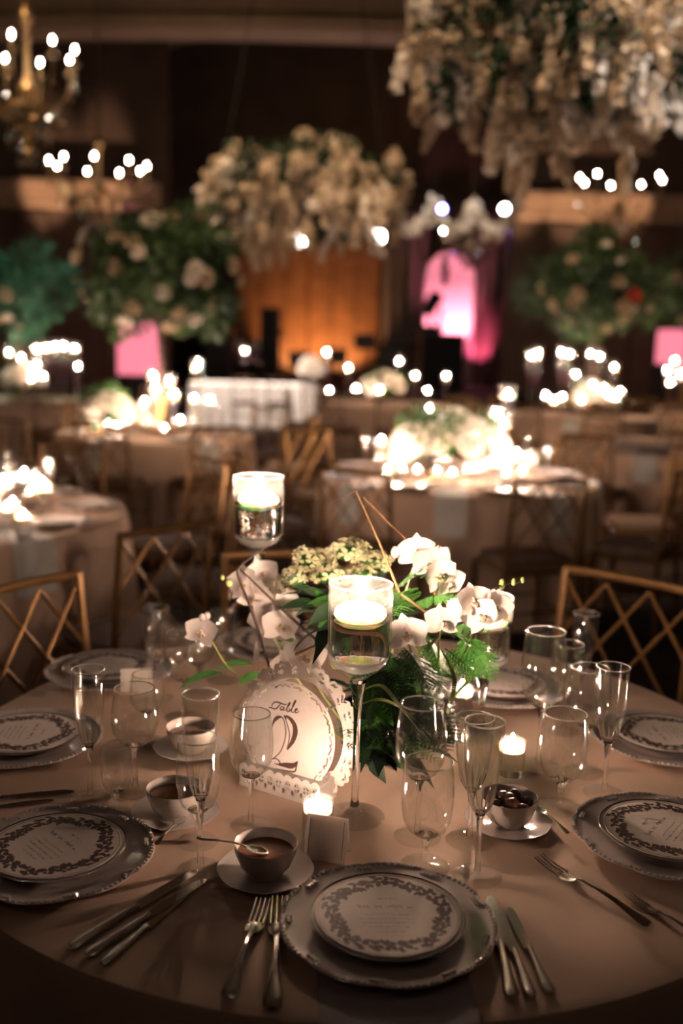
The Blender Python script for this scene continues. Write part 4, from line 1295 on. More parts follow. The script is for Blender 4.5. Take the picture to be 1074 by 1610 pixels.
def glassware(where, z=.76):
    c0, c1, r, angs = TAB[where]
    for a in angs:
        a = math.radians(a)
        for k, (pr, da, dr) in enumerate(((FLU, .24, -.10), (WIN, .10, -.20), (WAT, .30, -.20))):
            for q in range(24):
                rr = r - .18 + dr - .03 * (q % 6); aa = a + da + .10 * (q // 6)
                x, y = c0 + rr * math.cos(aa), c1 + rr * math.sin(aa)
                if free(x, y, .042): break
            else: continue
            OCC.append((x, y, .042))
            pr.place((x, y, z + .0004), a, ('champagne flute ', 'wine glass ', 'water goblet ')[k] + where, ('flutes ', 'wine glasses ', 'goblets ')[k] + where)
def hang_napkin(c, r, ang, where, z=.76):
    a = math.radians(ang)
    b = MB(); prof = [(r - .30, .001), (r - .02, .001), (r + .006, -.004), (r + .022, -.05), (r + .034, -.22)]
    vs = []; fs = []
    for lay in (0, 1):
        for (q, zz_) in prof:
            for u in (-.09, 0, .09):
                qq = q if q < r - .05 else math.sqrt(q * q - u * u)
                vs.append((qq + .002 * lay * (zz_ < 0), u, zz_ + .002 * lay * (zz_ >= -.005)))
    for i in range(4):
        for k in (0, 1):
            j = i * 3 + k; fs += [(j, j + 1, j + 4, j + 3), (15 + j, 15 + j + 3, 15 + j + 4, 15 + j + 1)]
        j = i * 3; fs += [(j, j + 3, 15 + j + 3, 15 + j), (j + 2, 15 + j + 2, 15 + j + 5, j + 5)]
    o = b.add(vs, fs).build('napkin', M['white_cloth'])
    o.location = (c[0], c[1], z); o.rotation_euler = (0, 0, a)
    tag(o, 'white napkin hanging off the cloth ' + where, 'napkin', 'napkins ' + where)

# --- table with the glasses and candles in the left aisle
T1 = (-1.85, 4.52); W1 = 'on the near aisle table'
tablecloth(T1[0], T1[1], .845, 'ivory cloth on the near aisle table with clustered glassware', 20, seed=5)
settings(T1, .845, (-62, -22, 18, 58, 98), W1)
arrangement((-1.98, 4.62, .7604), .10, .14, 5, 4, 'small white flower arrangement among the aisle table candles', 3)
for px, Y in (((38, 742), 4.55), ((20, 778), 4.35), ((48, 782), 4.4), ((35, 790), 4.3), ((5, 755), 4.6), ((66, 760), 4.6), ((12, 800), 4.3)):
    bgcandle(px, Y, .76, W1, 'candles ' + W1)
hang_napkin(T1, .845, -44, W1); 
for a, d, lb in ((-42, 1.45, 'gold lattice-back chair pulled out into the dark aisle'), (-4, 1.18, 'gold lattice-back chair turned sideways to the near aisle table'), (36, 1.16, 'gold lattice-back chair beyond the near aisle table'), (80, 1.16, 'gold chair behind the aisle table candles')):
    chair_at(T1, a, d, lb)
# --- table with the white roses
T2 = (.72, 6.25); W2 = 'on the white rose table'
tablecloth(T2[0], T2[1], .87, 'ivory cloth on the table heaped with white roses', 20, seed=6)
settings(T2, .87, (-165, -120, -75, -30, 15, 60, 105, 150), W2)
arrangement((.66, 6.28, .7604), .30, .20, 15, 14, 'heap of white roses and greenery on a candlelit round table', 8)
for px, Y in (((600, 690), 6.3), ((622, 716), 6.0), ((645, 675), 6.5), ((656, 742), 5.95), ((688, 745), 5.9), ((632, 730), 5.95), ((790, 722), 6.0), ((812, 712), 6.1), ((822, 735), 6.0), ((797, 738), 5.95), ((640, 692), 6.2), ((675, 635), 6.6), ((800, 605), 6.6), ((780, 640), 6.6), ((793, 660), 6.5), ((610, 735), 6.0), ((712, 745), 5.85)):
    bgcandle(px, Y, .76, W2, 'candles ' + W2)
for a in (-140, -98, -55, -10): hang_napkin(T2, .87, a, W2)
for a, d in ((-118, 1.02), (-78, 1.02), (-38, 1.05), (2, 1.05), (45, 1.03), (88, 1.03), (135, 1.03), (-160, 1.05)):
    chair_at(T2, a, d + .14, 'gold lattice-back chair at the table heaped with white roses', 'chairs at the table of white roses', CHB, random.uniform(-8, 8))
# --- tall tree tables
def tree(px, Y, pr, base, ht, leafm, label, seed, nc=70, nf=16, flat=.75):
    rr = random.Random(seed)
    p = atY(px[0], px[1], Y); R = pr * Y / F
    t = thing('tree_centrepiece', label, 'tree', (p.x, p.y, base))
    zc_ = p.z - base
    OCC.append((p.x, p.y, .12))
    MB().lathe([(0, 0), (.09, 0), (.10, .02), (.06, .05), (.05, .25), (.07, .32), (.06, .32), (.04, .25), (0, .1)], 16).build('urn', M['brass'], t)
    MB().tube([(0, 0, .1), (.015, .01, zc_ * .35), (-.01, 0, zc_ * .6), (0, 0, zc_ * .85)], [.024, .02, .018, .012], 8).build('trunk', M['darktwig'], t)
    for k in range(7):
        a = k * 2 * PI / 7 + rr.uniform(-.3, .3)
        e = Vector((R * .7 * math.cos(a), R * .7 * math.sin(a), zc_ + R * flat * rr.uniform(-.4, .6)))
        MB().tube(crv([Vector((0, 0, zc_ * .62)), Vector((e.x * .4, e.y * .4, zc_ * .8)), e], 4), [.011, .010, .009, .008, .007, .006, .005, .004, .003], 6).build('branch', M['darktwig'], t)
    for i in range(nc):
        v = Vector((rr.gauss(0, 1), rr.gauss(0, 1), rr.gauss(0, 1))).normalized() * rr.random() ** .4
        obj('leaf_cluster', LB[leafm if i % 3 else 'darkleaf'], t, (v.x * R * (1 + .35 * math.sin(3 * v.z + seed)), v.y * R, zc_ + v.z * R * flat * (1 + .3 * math.sin(4 * v.x + seed))), (rr.uniform(0, 6), rr.uniform(0, 6), 0), rr.uniform(.55, 1.25) * R / .62)
    for i in range(nf):
        v = Vector((rr.gauss(0, 1), rr.gauss(0, .6) - .9, rr.gauss(0, 1))).normalized()
        o = obj('blossom', ROSEC if rr.random() < .7 else ROSE, t, (v.x * R, v.y * R, zc_ + v.z * R * flat), None, rr.uniform(.9, 1.5))
        o.rotation_euler = v.to_track_quat('Z', 'Y').to_euler()
    return t
T3 = (-1.62, 8.6); W3 = 'on the big leafy tree table'
tablecloth(T3[0], T3[1], .84, 'ivory cloth on the table under the big leafy tree', 20, seed=7)
settings(T3, .84, (-150, -105, -60, -15), W3)
tree((252, 425), 8.6, 125, .7604, 2, 'treeleaf', 'big leafy tree centrepiece with cream blossoms near the stage curtain', 5, 95, 26, .72)
arrangement((-2.0, 8.5, .7604), .16, .18, 8, 6, 'low white flowers on the table under the big leafy tree', 12)
for px, Y in (((170, 625), 8.6), ((150, 662), 8.3), ((184, 662), 8.2), ((168, 668), 8.15), ((245, 602), 8.5), ((266, 590), 8.6), ((240, 580), 8.8), ((273, 612), 8.5), ((310, 564), 8.9), ((305, 622), 8.5), ((330, 625), 8.5), ((258, 672), 8.1), ((284, 660), 8.2), ((228, 628), 8.4), ((205, 655), 8.2)):
    bgcandle(px, Y, .76, W3, 'candles ' + W3)
for a in (-160, -130, -95, -62, -25, 10, 50, 130):
    chair_at(T3, a, 1.15, 'gold lattice-back chair at the table under the big leafy tree', 'chairs under the big leafy tree', CHB, random.uniform(-8, 8))
for a in (-112, -50): hang_napkin(T3, .84, a, W3)
# --- far table before the stage
T7 = (.60, 13.6); W7 = 'on the table before the stage'
TAB[W7] = (T7[0], T7[1], .9, ())
tablecloth(T7[0], T7[1], .9, 'ivory cloth on the far table in front of the stage', 20, seed=8)
arrangement((.5, 13.5, .7604), .26, .22, 9, 12, 'green and white flowers on the far table in front of the stage', 15)
for px, Y in (((518, 613), 13.2), ((548, 572), 13.6), ((628, 560), 13.7), ((653, 586), 13.5), ((597, 612), 13.2), ((672, 613), 13.2), ((514, 544), 13.6), ((702, 586), 13.6), ((560, 610), 13.2)):
    bgcandle(px, Y, .76, W7, 'candles ' + W7)
for a in (-165, -125, -90, -55, -15, 140):
    chair_at(T7, a, 1.17, 'gold lattice-back chair at the far table in front of the stage', 'chairs in front of the stage', CHB)
# --- table under the flowering tree, and two more
T5 = (2.95, 12.3); W5 = 'on the red-bloom tree table'
TAB[W5] = (T5[0], T5[1], .9, ())
tablecloth(T5[0], T5[1], .9, 'ivory cloth on the table under the tree with white and red flowers', 20, seed=9)
tree((940, 448), 12.4, 96, .7604, 2, 'treeleaf', 'tree centrepiece with white flowers and one red bloom', 9, 70, 20, .7)
p = atY(996, 466, 11.7)
arrangement((3.0, 12.05, .7604), .20, .22, 14, 4, 'tall mound of white flowers under the tree with a red bloom', 18)
for px, Y in (((846, 543), 12.3), ((836, 548), 12.3), ((884, 541), 12.5), ((896, 545), 12.2), ((930, 544), 12.4), ((944, 549), 12.3), ((966, 568), 12.0), ((906, 581), 11.9), ((932, 600), 11.8), ((958, 618), 11.7), ((968, 622), 11.9), ((872, 628), 12.0), ((884, 622), 11.8), ((915, 628), 11.7), ((950, 606), 12.0), ((858, 620), 11.9), ((976, 612), 12)):
    bgcandle(px, Y, .76, W5, 'candles ' + W5)
for a in (-165, -130, -95, -62, -30, 45):
    chair_at(T5, a, 1.21, 'gold lattice-back chair at the table with the red-bloom tree', 'chairs at the red-bloom tree', CHB)
for a in (-112, -45): hang_napkin(T5, .9, a, W5)
T4 = (-4.0, 12.5); W4 = 'on the teal tree table'
TAB[W4] = (T4[0], T4[1], .9, ())
tablecloth(T4[0], T4[1], .9, 'ivory cloth on the far table below the teal leafed tree', 20, seed=10)
tree((28, 455), 12.8, 78, .7604, 2, 'tealleaf', 'tree centrepiece with bluish green leaves', 13, 60, 8, .7)
arrangement((-3.95, 12.25, .7604), .20, .26, 12, 4, 'mound of white flowers under the teal leafed tree', 19)
for px, Y in (((14, 545), 12.5), ((33, 555), 12.4), ((58, 540), 12.6), ((72, 537), 12.6), ((86, 535), 12.7), ((100, 534), 12.6), ((118, 538), 12.5), ((58, 567), 12.3), ((50, 592), 12.2), ((68, 588), 12.2), ((122, 570), 12.4), ((8, 585), 12.4)):
    bgcandle(px, Y, .76, W4, 'candles ' + W4)
for a in (-100, -60, -25, 10):
    chair_at(T4, a, 1.21, 'gold lattice-back chair at the far table below the teal tree', 'chairs below the teal tree', CHB)
T6 = (5.35, 14.3); W6 = 'on the table by a pink column'
TAB[W6] = (T6[0], T6[1], .9, ())
tablecloth(T6[0], T6[1], .9, 'ivory cloth on the far table by the second pink column', 20, seed=11)
tree((1090, 462), 14.5, 72, .7604, 2, 'treeleaf', 'tree centrepiece partly cut off, by the second pink column', 23, 45, 8, .7)
for px, Y in (((1050, 575), 14.4), ((1054, 598), 14.3), ((1062, 558), 14.4), ((1070, 582), 14.2)):
    bgcandle(px, Y, .76, W6, 'candles ' + W6)
for a in (-130, -85):
    chair_at(T6, a, 1.21, 'gold lattice-back chair at the far table by the pink column', 'chairs by the second pink column', CHB)
T8 = (2.75, 8.6); W8 = 'on the shadowed table'
tablecloth(T8[0], T8[1], .86, 'ivory cloth on the shadowed table beside the rose table', 20, seed=14)
for a in (-170, -130, -95, -60, -25, 60):
    chair_at(T8, a, 1.17, 'gold lattice-back chair at the shadowed table beside the roses', 'chairs at the shadowed table', CHB)
hang_napkin(T8, .86, -115, W8); hang_napkin(T8, .86, -75, W8)
settings(T8, .86, (-115, -75), W8)
for w_ in (W1, W2, W3, W8): glassware(w_)
# white head table
x0, x1 = atY(302, 600, 18.6).x, atY(500, 600, 18.6).x
def box_cloth(x0, x1, y0, y1, zt, label):
    b = MB(); vs = []; fs = []; per = []
    for (ax, ay), (bx, by) in (((x0, y0), (x1, y0)), ((x1, y0), (x1, y1)), ((x1, y1), (x0, y1)), ((x0, y1), (x0, y0))):
        n_ = int(math.hypot(bx - ax, by - ay) / .06)
        per += [(ax + (bx - ax) * i / n_, ay + (by - ay) * i / n_) for i in range(n_)]
    cx, cy_ = (x0 + x1) / 2, (y0 + y1) / 2; n_ = len(per)
    for lv, z in enumerate((zt, zt - .01, zt * .5, .003)):
        for i, (x, y) in enumerate(per):
            g = 1 + (0, .004, .02, .035)[lv] * (1 + .5 * math.sin(i * 1.3) + .4 * math.sin(i * .5))
            vs.append((cx + (x - cx) * (1 + (g - 1) * .5), cy_ + (y - cy_) * g, z))
    for lv in range(3):
        for i in range(n_): fs.append((lv * n_ + i, (lv + 1) * n_ + i, (lv + 1) * n_ + (i + 1) % n_, lv * n_ + (i + 1) % n_))
    fs.append(tuple(range(n_)))
    return tag(b.add(vs, fs).build('tablecloth', M['white_cloth']), label, 'tablecloth')
box_cloth(x0, x1, 18.3, 19.2, .77, 'white cloth on the long head table before the stage')
pw_ = atY(490, 590, 18.7)
arrangement((pw_.x, 18.75, .772), .20, .34, 24, 2, 'round ball of white flowers on the long head table', 31)
hw = 'on the long white head table'
for px in ((312, 565), (385, 545)): bgcandle(px, 18.6, .77, hw, 'candles ' + hw)
for px in ((420, 640), (470, 640), (455, 655)):
    p = at(px[0], px[1] + 20, .0)
for xx in (-1.75, -1.15):
    CHB.place((xx, 17.6, 0), 0, 'gold lattice-back chair facing the long white head table', 'chairs at the head table')

# ------------------------------------------------------------------ stage gear
def at_stage(px, py, Y): return atY(px, py, Y)
Ys = 22.0
def speaker(px0, px1, py0, Y, label, base=.55):
    x0, x1 = atY(px0, 550, Y).x, atY(px1, 550, Y).x; z1 = atY((px0 + px1) / 2, py0, Y).z
    t = thing('loudspeaker', label, 'loudspeaker', ((x0 + x1) / 2, Y, base))
    wd, h_ = x1 - x0, z1 - base
    MB().bbox((0, 0, h_ / 2), (wd, .6, h_), .03).build('cabinet', M['black'], t, False)
    MB().box((0, -.305, h_ / 2), (wd - .1, .012, h_ - .1)).build('grille', M['blackcloth'], t, False)
    MB().lathe([(0, 0), (wd * .3, 0), (wd * .33, .02), (wd * .3, .03), (wd * .12, .01), (0, .01)], 20, Matrix.Translation((0, -.312, h_ * .35)) @ Matrix.Rotation(PI / 2, 4, 'X')).build('woofer', M['blackcloth'], t)
    return t
speaker(660, 728, 524, 21.6, 'black subwoofer cabinet in front of the pink niche')
speaker(410, 440, 484, 22.2, 'tall narrow black loudspeaker at the stage panelling edge')
speaker(326, 368, 508, 22.0, 'wide black loudspeaker beside the dark stage curtain')
def tripod_head(px, py0, Y, label, base):
    p = atY(px, py0, Y)
    t = thing('moving_light', label, 'stage light', (p.x, Y, base))
    h_ = p.z - base
    MB().bbox((0, 0, .08), (.5, .4, .16), .03).build('base', M['black'], t, False)
    for s in (-1, 1): MB().bbox((s * .19, 0, .34), (.07, .16, .40), .02).build('yoke_arm', M['black'], t, False)
    MB().lathe([(0, -.26), (.12, -.26), (.15, -.1), (.15, .2), (.13, .26), (0, .25)], 14, Matrix.Translation((0, 0, h_ - .30)) @ Matrix.Rotation(.5, 4, 'Y')).build('head', M['black'], t)
    MB().tube([(0, 0, .1), (0, 0, h_ - .2)], .05, 8).build('pole', M['black'], t)
    return t
zsub = atY(694, 524, 21.6).z
tripod_head(680, 455, 21.6, 'black moving stage light on top of the subwoofer', zsub)
b_ = atY(655, 500, 21.9)
t = thing('music_keyboard', 'black keyboard on a crossed stand beside the subwoofer', 'keyboard', (b_.x - .45, 22.6, .55))
MB().bbox((0, 0, .95), (1.0, .3, .1), .02).build('keyboard_body', M['black'], t, False)
for s in (-1, 1): MB().tube([(-.35 * s, 0, 0), (.35 * s, .02 * s, .9)], .02, 6).build('stand_leg', M['black'], t)
def drum_kit(px, Y):
    p = atY(px, 540, Y)
    t = thing('drum_kit', 'purple drum kit, LED highlights painted in its shells, with cymbals on the stage', 'drums', (p.x, Y, .55))
    RX = Matrix.Rotation(PI / 2, 4, 'X')
    def drum(c, r, d, R, nm):
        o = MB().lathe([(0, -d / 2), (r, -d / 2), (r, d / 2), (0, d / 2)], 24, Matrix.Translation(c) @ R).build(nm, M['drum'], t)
        MB().lathe([(r * .98, -d / 2 - .01), (r * 1.04, -d / 2 - .01), (r * 1.04, -d / 2 + .03), (r * .98, -d / 2 + .03)], 24, Matrix.Translation(c) @ R, True).build('rim_hoop', M['chrome'], o)
        MB().lathe([(0, -d / 2 - .004), (r * .97, -d / 2 - .004), (r * .97, d / 2 + .004), (0, d / 2 + .004)], 24, Matrix.Translation(c) @ R).build('drum_head', M['white_cloth'] if nm != 'bass_drum' else M['blackcloth'], o)
    drum((0, -.15, .32), .30, .42, RX, 'bass_drum')
    drum((-.22, -.1, .82), .17, .22, Matrix.Rotation(.9, 4, 'X'), 'rack_tom')
    drum((.22, -.1, .82), .17, .22, Matrix.Rotation(.9, 4, 'X'), 'rack_tom')
    drum((.5, .1, .42), .22, .4, Matrix.Identity(4), 'floor_tom')
    for x, z in ((-.55, 1.15), (.58, 1.2)):
        MB().lathe([(0, .03), (.05, .02), (.22, 0), (.22, -.003), (0, .015)], 24, Matrix.Translation((x, 0, z)) @ Matrix.Rotation(.35, 4, 'X')).build('cymbal', M['brass'], t)
        MB().tube([(x, 0, 0), (x, 0, z)], .012, 6).build('cymbal_stand', M['chrome'], t)
drum_kit(392, 23.0)
for px, py in ((575, 525), (615, 548), (530, 548), (470, 552)):
    p = atY(px, py, 22.3)
    t = thing('music_stand', 'black music stand on the stage in front of the panelling', 'music stand', (p.x, 22.3, .55), 0, 'music stands on the stage')
    h_ = p.z - .55
    MB().box((0, 0, h_ - .17), (.46, .03, .34), Matrix.Translation((0, 0, 0))).build('desk', M['black'], t, False)
    MB().tube([(0, 0, .05), (0, 0, h_ - .2)], .015, 6).build('pole', M['black'], t)
    for k in range(3): MB().tube([(0, 0, .15), (.22 * math.cos(k * 2.1), .22 * math.sin(k * 2.1), .01)], .012, 5).build('foot', M['black'], t)
# stage lights hung on a truss behind the arch
Yt = 21.3
zt_ = atY(560, 322, Yt).z
tr = thing('lighting_truss', 'black lighting truss across the stage opening behind the hanging flowers', 'truss', (0, Yt, zt_))
xa2, xb2 = ox0 + .1, ox1 - .1
for dy, dz in ((-.12, -.1), (.12, -.1), (0, .1)):
    MB().tube([(xa2, dy, dz), (xb2, dy, dz)], .025, 6).build('chord', M['black'], tr)
for k in range(24):
    x = xa2 + (xb2 - xa2) * k / 24; x2 = xa2 + (xb2 - xa2) * (k + 1) / 24
    MB().tube([(x, -.12 if k % 2 else .12, -.1), (x2, 0, .1)], .012, 5).build('brace', M['black'], tr)
for s_ in (xa2 + .3, xb2 - .3):
    MB().tube([(s_, 0, .1), (s_, 0, ZC - zt_ - .001)], .012, 5).build('hanging_cable', M['black'], tr)
def stage_lamp(px, py, m, r, label):
    dy = .35 if py < 330 else 0             # the upper lamps hang off longer clamps
    p = atY(px, py, Yt - .25 - dy)
    t = thing('stage_lamp', label, 'stage light', p)
    R = Matrix.Rotation(PI / 2 + .25, 4, 'X')
    MB().lathe([(0, -.22), (r * .8, -.22), (r * 1.05, -.1), (r * 1.05, .05), (r, .05), (r, 0), (0, -.02)], 14, R).build('lamp_housing', M['black'], t)
    MB().lathe([(0, .012), (r * .96, .006), (r * .96, -.004), (0, -.004)], 14, R).build('lens', M[m], t)
    MB().tube([(0, .05, r), (0, .2 + dy, zt_ - p.z - .1)], .015, 5).build('clamp', M['black'], t)
for px, py, m, r, lb in ((381, 348, 'blue', .07, 'small blue stage lamp beside the hanging flower cloud'), (695, 328, 'blue', .06, 'small blue stage lamp above the looped garland'), (792, 352, 'blue', .07, 'blue stage lamp lower of the pair at the cornice end'), (793, 328, 'whitelens', .08, 'pale stage lamp upper of the pair at the cornice end'),
                         (470, 375, 'whitelens', .15, 'large white stage lamp below the hanging flower cloud'), (593, 372, 'whitelens', .15, 'large white stage lamp near the looped garland')):
    stage_lamp(px, py, m, r, lb)

# ------------------------------------------------------------------ hanging flower clouds
def strand_mesh(m, L, seed, n_=46, r=.035, s=.03):
    rr = random.Random(seed); b = MB()
    b.tube([(0, 0, 0), (.01, 0, -L * .5), (0, .01, -L)], .004, 4)
    for i in range(n_):
        u = rr.random() ** .8; a = rr.uniform(0, 6.28); q = r * rr.uniform(.3, 1) * (1.1 - .5 * u)
        c = Vector((q * math.cos(a), q * math.sin(a), -L * u))
        d = Vector((math.cos(a), math.sin(a), rr.uniform(-.8, .3))).normalized(); x = d.orthogonal().normalized(); y = d.cross(x)
        z_ = s * rr.uniform(.7, 1.3)
        b.add([c, c + (x + d * .5) * z_, c + (y + d * .5) * z_, c + (-x + d * .5) * z_, c + (-y + d * .5) * z_, c + d * z_ * .3], [(0, 1, 5, 2), (0, 2, 5, 3), (0, 3, 5, 4), (0, 4, 5, 1)])
    return b.mesh('flower_strand', M[m], False)
STR = [strand_mesh('cream', .34, 1), strand_mesh('cream', .24, 2), strand_mesh('blossom', .30, 3), strand_mesh('blossom', .18, 4, 34)]
def puff_mesh(m, R, n_, s, seed):
    rr = random.Random(seed); b = MB()
    for i in range(n_):
        d = Vector((rr.gauss(0, 1), rr.gauss(0, 1), rr.gauss(0, 1))).normalized(); c = d * R * rr.uniform(.7, 1.05)
        x = d.orthogonal().normalized(); y = d.cross(x); a = rr.uniform(0, 6); x, y = x * math.cos(a) + y * math.sin(a), y * math.cos(a) - x * math.sin(a)
        z_ = s * rr.uniform(.7, 1.2)
        b.add([c - d * .01, c + (x + d * .3) * z_, c + (y + d * .3) * z_, c + (-x + d * .3) * z_, c + (-y + d * .3) * z_, c + d * z_ * .1], [(0, 1, 5, 2), (0, 2, 5, 3), (0, 3, 5, 4), (0, 4, 5, 1)])
    return b.mesh('flower_puff', M[m], False)
PUF = [puff_mesh('cream', .085, 70, .03, 1), puff_mesh('blossom', .075, 60, .03, 2)]
def cloud(px, Y, rx, rz_, label, seed, n_=150, nl=40, white=.3, ry=None, puff=1):
    rr = random.Random(seed)
    p = atY(px[0], px[1], Y); R = rx * Y / F; Hh = rz_ * Y / F
    t = thing('hanging_flower_cloud', label, 'flowers', (p.x, p.y, p.z))
    Ry = ry or R * .8
    MB().tube([(R * .75 * math.cos(2 * PI * k / 24), Ry * .75 * math.sin(2 * PI * k / 24), Hh * .2) for k in range(25)], .012, 6).build('ring_frame', M['black'], t)
    for s in (-1, 1):
        MB().tube([(s * R * .75, 0, Hh * .2), (s * .1, 0, (ZC - p.z) * .6), (0, 0, ZC - p.z - .001)], .006, 5).build('hanging_cable', M['black'], t)
    for i in range(nl):
        v = Vector((rr.gauss(0, 1), rr.gauss(0, 1), rr.gauss(0, 1))).normalized() * rr.random() ** .5 * .85
        v.y = -abs(v.y) * 1.1 if i % 2 else v.y
        obj('leaf_cluster', LB['darkleaf'], t, (v.x * R, v.y * Ry, v.z * Hh * .8), (rr.uniform(0, 6), rr.uniform(0, 6), 0), rr.uniform(.8, 1.3))
    for i in range(int(n_ * .42)):
        v = Vector((rr.gauss(0, 1), rr.gauss(0, 1) - .35, rr.gauss(0, .8) + .15)).normalized() * rr.uniform(.55, 1.02)
        obj('flower_puff', PUF[1 if rr.random() < white else 0], t, (v.x * R, v.y * Ry, v.z * Hh * .9), (rr.uniform(0, 6), rr.uniform(0, 6), 0), rr.uniform(.7, 1.35) * puff)
    for i in range(int(n_ * .8)):
        v = Vector((rr.gauss(0, 1), rr.gauss(0, 1) - .35, rr.gauss(0, .8) - .3)).normalized() * rr.uniform(.72, 1.02)
        k = rr.choice((2, 3)) if rr.random() < white * (1.6 if v.x > .3 and v.z < 0 else .6) else rr.choice((0, 1))
        obj('flower_strand', STR[k], t, (v.x * R, v.y * Ry, v.z * Hh * .9 + .12), (rr.uniform(-.35, .35), rr.uniform(-.35, .35), rr.uniform(0, 6)), (1, 1, 1) if rr.random() < .3 else (1.0, 1.0, rr.uniform(1, 1.7)))
    return t
cloud((860, 75), 6.4, 215, 160, 'largest hanging cloud of cream blossoms, above the rose table', 41, 180, 120, .45)
cloud((478, 300), 10.5, 165, 85, 'hanging cloud of cream blossoms in front of the stage opening', 42, 150, 60, .25)
# looped white garland further back
pg = atY(710, 352, 14.6)
t = thing('flower_garland', 'looped white blossom garland hanging near the pink niche', 'garland', pg)
xs = [(q - 710) * 15.5 / F for q in (625, 665, 690, 740, 790)]
rr = random.Random(6)
for i in range(3):
    x0_, x1_ = (-.85 + .58 * i), (-.85 + .58 * (i + 1))
    P = [Vector((x0_ + (x1_ - x0_) * u, 0, .28 - 1.9 * u * (1 - u) * .8)) for u in [k / 10 for k in range(11)]]
    MB().tube(P, .012, 5).build('garland_rope', M['darktwig'], t)
    for q in P:
        for k in range(2):
            obj('blossom', ROSE if rr.random() < .6 else ROSEC, t, q + Vector((rr.uniform(-.05, .05), rr.uniform(-.08, 0), rr.uniform(-.06, .06))), (rr.uniform(.8, 2), rr.uniform(-.5, .5), rr.uniform(0, 6)), rr.uniform(1.1, 1.7))
for s in (-.85, -.27, .31, .89): MB().tube([(s, 0, .28), (s, 0, ZC - pg.z - .001)], .006, 5).build('hanging_cable', M['black'], t)

# ------------------------------------------------------------------ chandeliers
def chandelier(px, Y, rpx, hpx, n_, label, seed):
    """px: middle of the ring of bulbs"""
    rr = random.Random(seed)
    p = atY(px[0], px[1], Y); R = rpx * Y / F; Hh = hpx * Y / F
    t = thing('chandelier', label, 'chandelier', p)
    MB().lathe([(0, -Hh), (.04, -Hh + .02), (.06, -Hh + .10), (.02, -Hh + .18), (.03, -Hh * .5), (.07, -Hh * .35), (.02, -Hh * .2), (.025, .15), (.06, .25), (.015, .35), (0, .36)], 12).build('column', M['brass'], t)
    MB().tube([(0, 0, .35), (0, 0, ZC - p.z - .001)], .014, 6).build('chain', M['brass'], t)
    drop = MB().lathe([(0, -.075), (.012, -.055), (.016, -.04), (.006, -.012), (0, 0)], 6).mesh('crystal_drop', M['crystal'], False)
    for k in range(n_):
        a = 2 * PI * k / n_ + rr.uniform(-.05, .05); c, s = math.cos(a), math.sin(a)
        arm = MB().tube(crv([Vector((.03 * c, .03 * s, -Hh * .35)), Vector((R * .5 * c, R * .5 * s, -Hh * .55)), Vector((R * .95 * c, R * .95 * s, -Hh * .3)), Vector((R * c, R * s, -.10))], 5), .011, 6).build('arm', M['brass'], t)
        MB().lathe([(0, -.11), (.045, -.09), (.05, -.075), (.012, -.08), (.012, -.005), (0, 0)], 10, Matrix.Translation((R * c, R * s, 0))).build('candle_cup', M['brass'], arm)
        MB().lathe([(0, 0), (.008, .006), (.011, .018), (.007, .034), (0, .05)], 8, Matrix.Translation((R * c, R * s, 0))).build('bulb', M['bulb'], arm)
        for q in (0.55, .8, 1.0):
            obj('crystal_drop', drop, arm, (R * q * c, R * q * s, -Hh * (.55 if q < 1 else .25) - .02), None, 1.2)
    for lv, (q, z) in enumerate(((.62, -.55), (.42, -.75), (.22, -.95))):
        MB().tube([(R * q * math.cos(2 * PI * k / 20), R * q * math.sin(2 * PI * k / 20), Hh * z) for k in range(21)], .009, 5).build('crystal_ring', M['brass'], t)
        for k in range(14 - lv * 3):
            a = 2 * PI * k / (14 - lv * 3)
            obj('crystal_drop', drop, t, (R * q * math.cos(a), R * q * math.sin(a), Hh * z - .01), None, 1.6)
    return t
chandelier((42, 82), 8.0, 72, 150, 8, 'large crystal chandelier with candle bulbs, partly cut off at the hall side', 1)
chandelier((155, 262), 12.0, 72, 85, 9, 'crystal chandelier above the big leafy tree', 2)
chandelier((976, 284), 14.8, 62, 110, 8, 'crystal chandelier above the red-bloom tree', 3)
chandelier((740, 366), 17.5, 42, 45, 6, 'small far chandelier by the looped garland', 4)
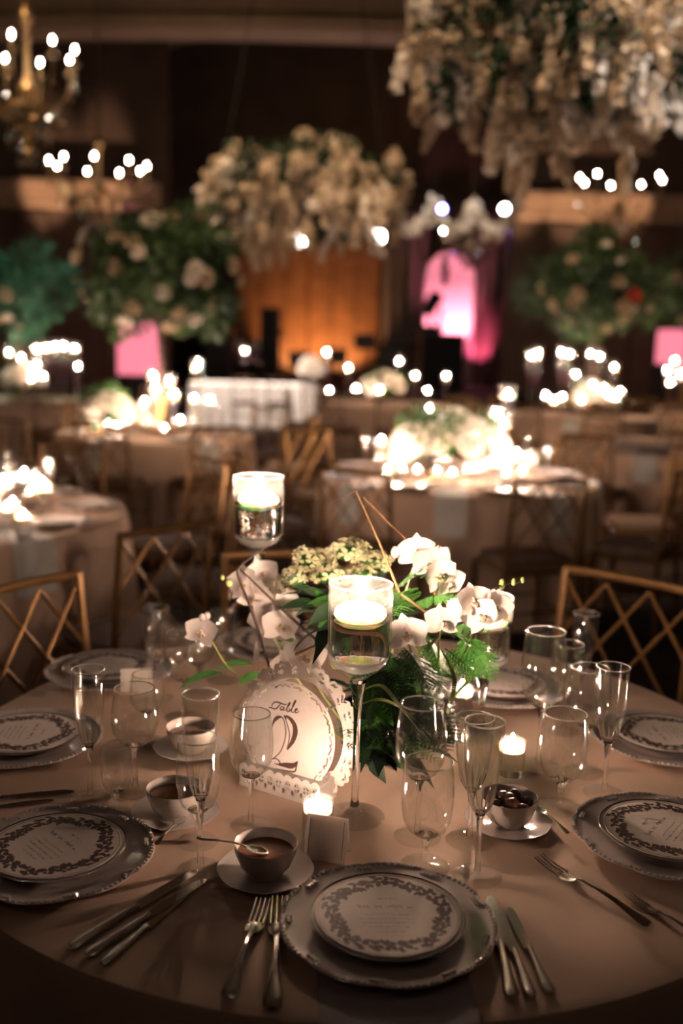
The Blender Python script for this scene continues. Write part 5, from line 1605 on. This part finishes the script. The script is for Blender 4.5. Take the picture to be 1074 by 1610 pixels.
# two unseen chandeliers added over the near end of the hall as fill
def fill_chandelier(x, y, z, R, Hh, n_, label, seed):
    p = Vector((x, y, z)); v = p - Vector((0, 0, H))
    t = chandelier((537, 300), 10.0, R * F / 10.0, Hh * F / 10.0, n_, label, seed)
    t.location = p
    for c in t.children:
        if c.name.startswith('chain'):
            c.data = MB().tube([(0, 0, .35), (0, 0, ZC - z - .001)], .014, 6).mesh('chain', M['brass'])
    return t
fill_chandelier(-2.3, -.8, 3.9, .40, .7, 8, 'unseen crystal chandelier added over the near end of the hall, above the aisle', 7)
fill_chandelier(2.6, .6, 4.0, .40, .7, 8, 'unseen crystal chandelier added over the near end of the hall, above the seating', 8)
# unseen ceiling spots added to brighten flowers, trees and head table
WARM = (1, .68, .42)
added_spot((-.6, 1.5, ZC), tuple(atY(800, 90, 6.4)), WARM, 800, 26, 'added unseen ceiling spot aimed at the largest flower cloud')
added_spot((5.2, 4.0, ZC), tuple(atY(990, 190, 6.2)), (1, .86, .76), 1300, 14, 'added unseen ceiling spot whitening the edge of the largest flower cloud')
added_spot((-1.6, 5.0, ZC), tuple(atY(478, 300, 10.5)), WARM, 1300, 20, 'added unseen ceiling spot aimed at the stage-front flower cloud')
added_spot((-3.4, 4.0, ZC), tuple(atY(250, 430, 8.6)), WARM, 620, 18, 'added unseen ceiling spot aimed at the big leafy tree')
added_spot((1.8, 7.5, ZC), tuple(atY(940, 450, 12.4)), WARM, 650, 18, 'added unseen ceiling spot aimed at the red-bloom tree')
added_spot((-4.6, 8.0, ZC), tuple(atY(30, 455, 12.8)), (.85, 1, .75), 700, 16, 'added unseen ceiling spot aimed at the teal leafed tree')
added_spot((-.6, 16.6, ZC), tuple(atY(400, 620, 18.6)), (1, .80, .66), 3200, 18, 'added unseen ceiling spot aimed at the long white head table')
added_spot((.6, 10.5, ZC), tuple(atY(710, 350, 14.6)), (1, .85, .72), 900, 12, 'added unseen ceiling spot aimed at the looped garland')
p = atY(996, 466, 11.6)
tr_ = [o for o in COL.objects if o.get('label') == 'tree centrepiece with white flowers and one red bloom'][0]
RED = rose_mesh('red', .06, 9)
obj('red_blossom', RED, tr_, p - tr_.location, (1.2, 0, .2), 1.3)
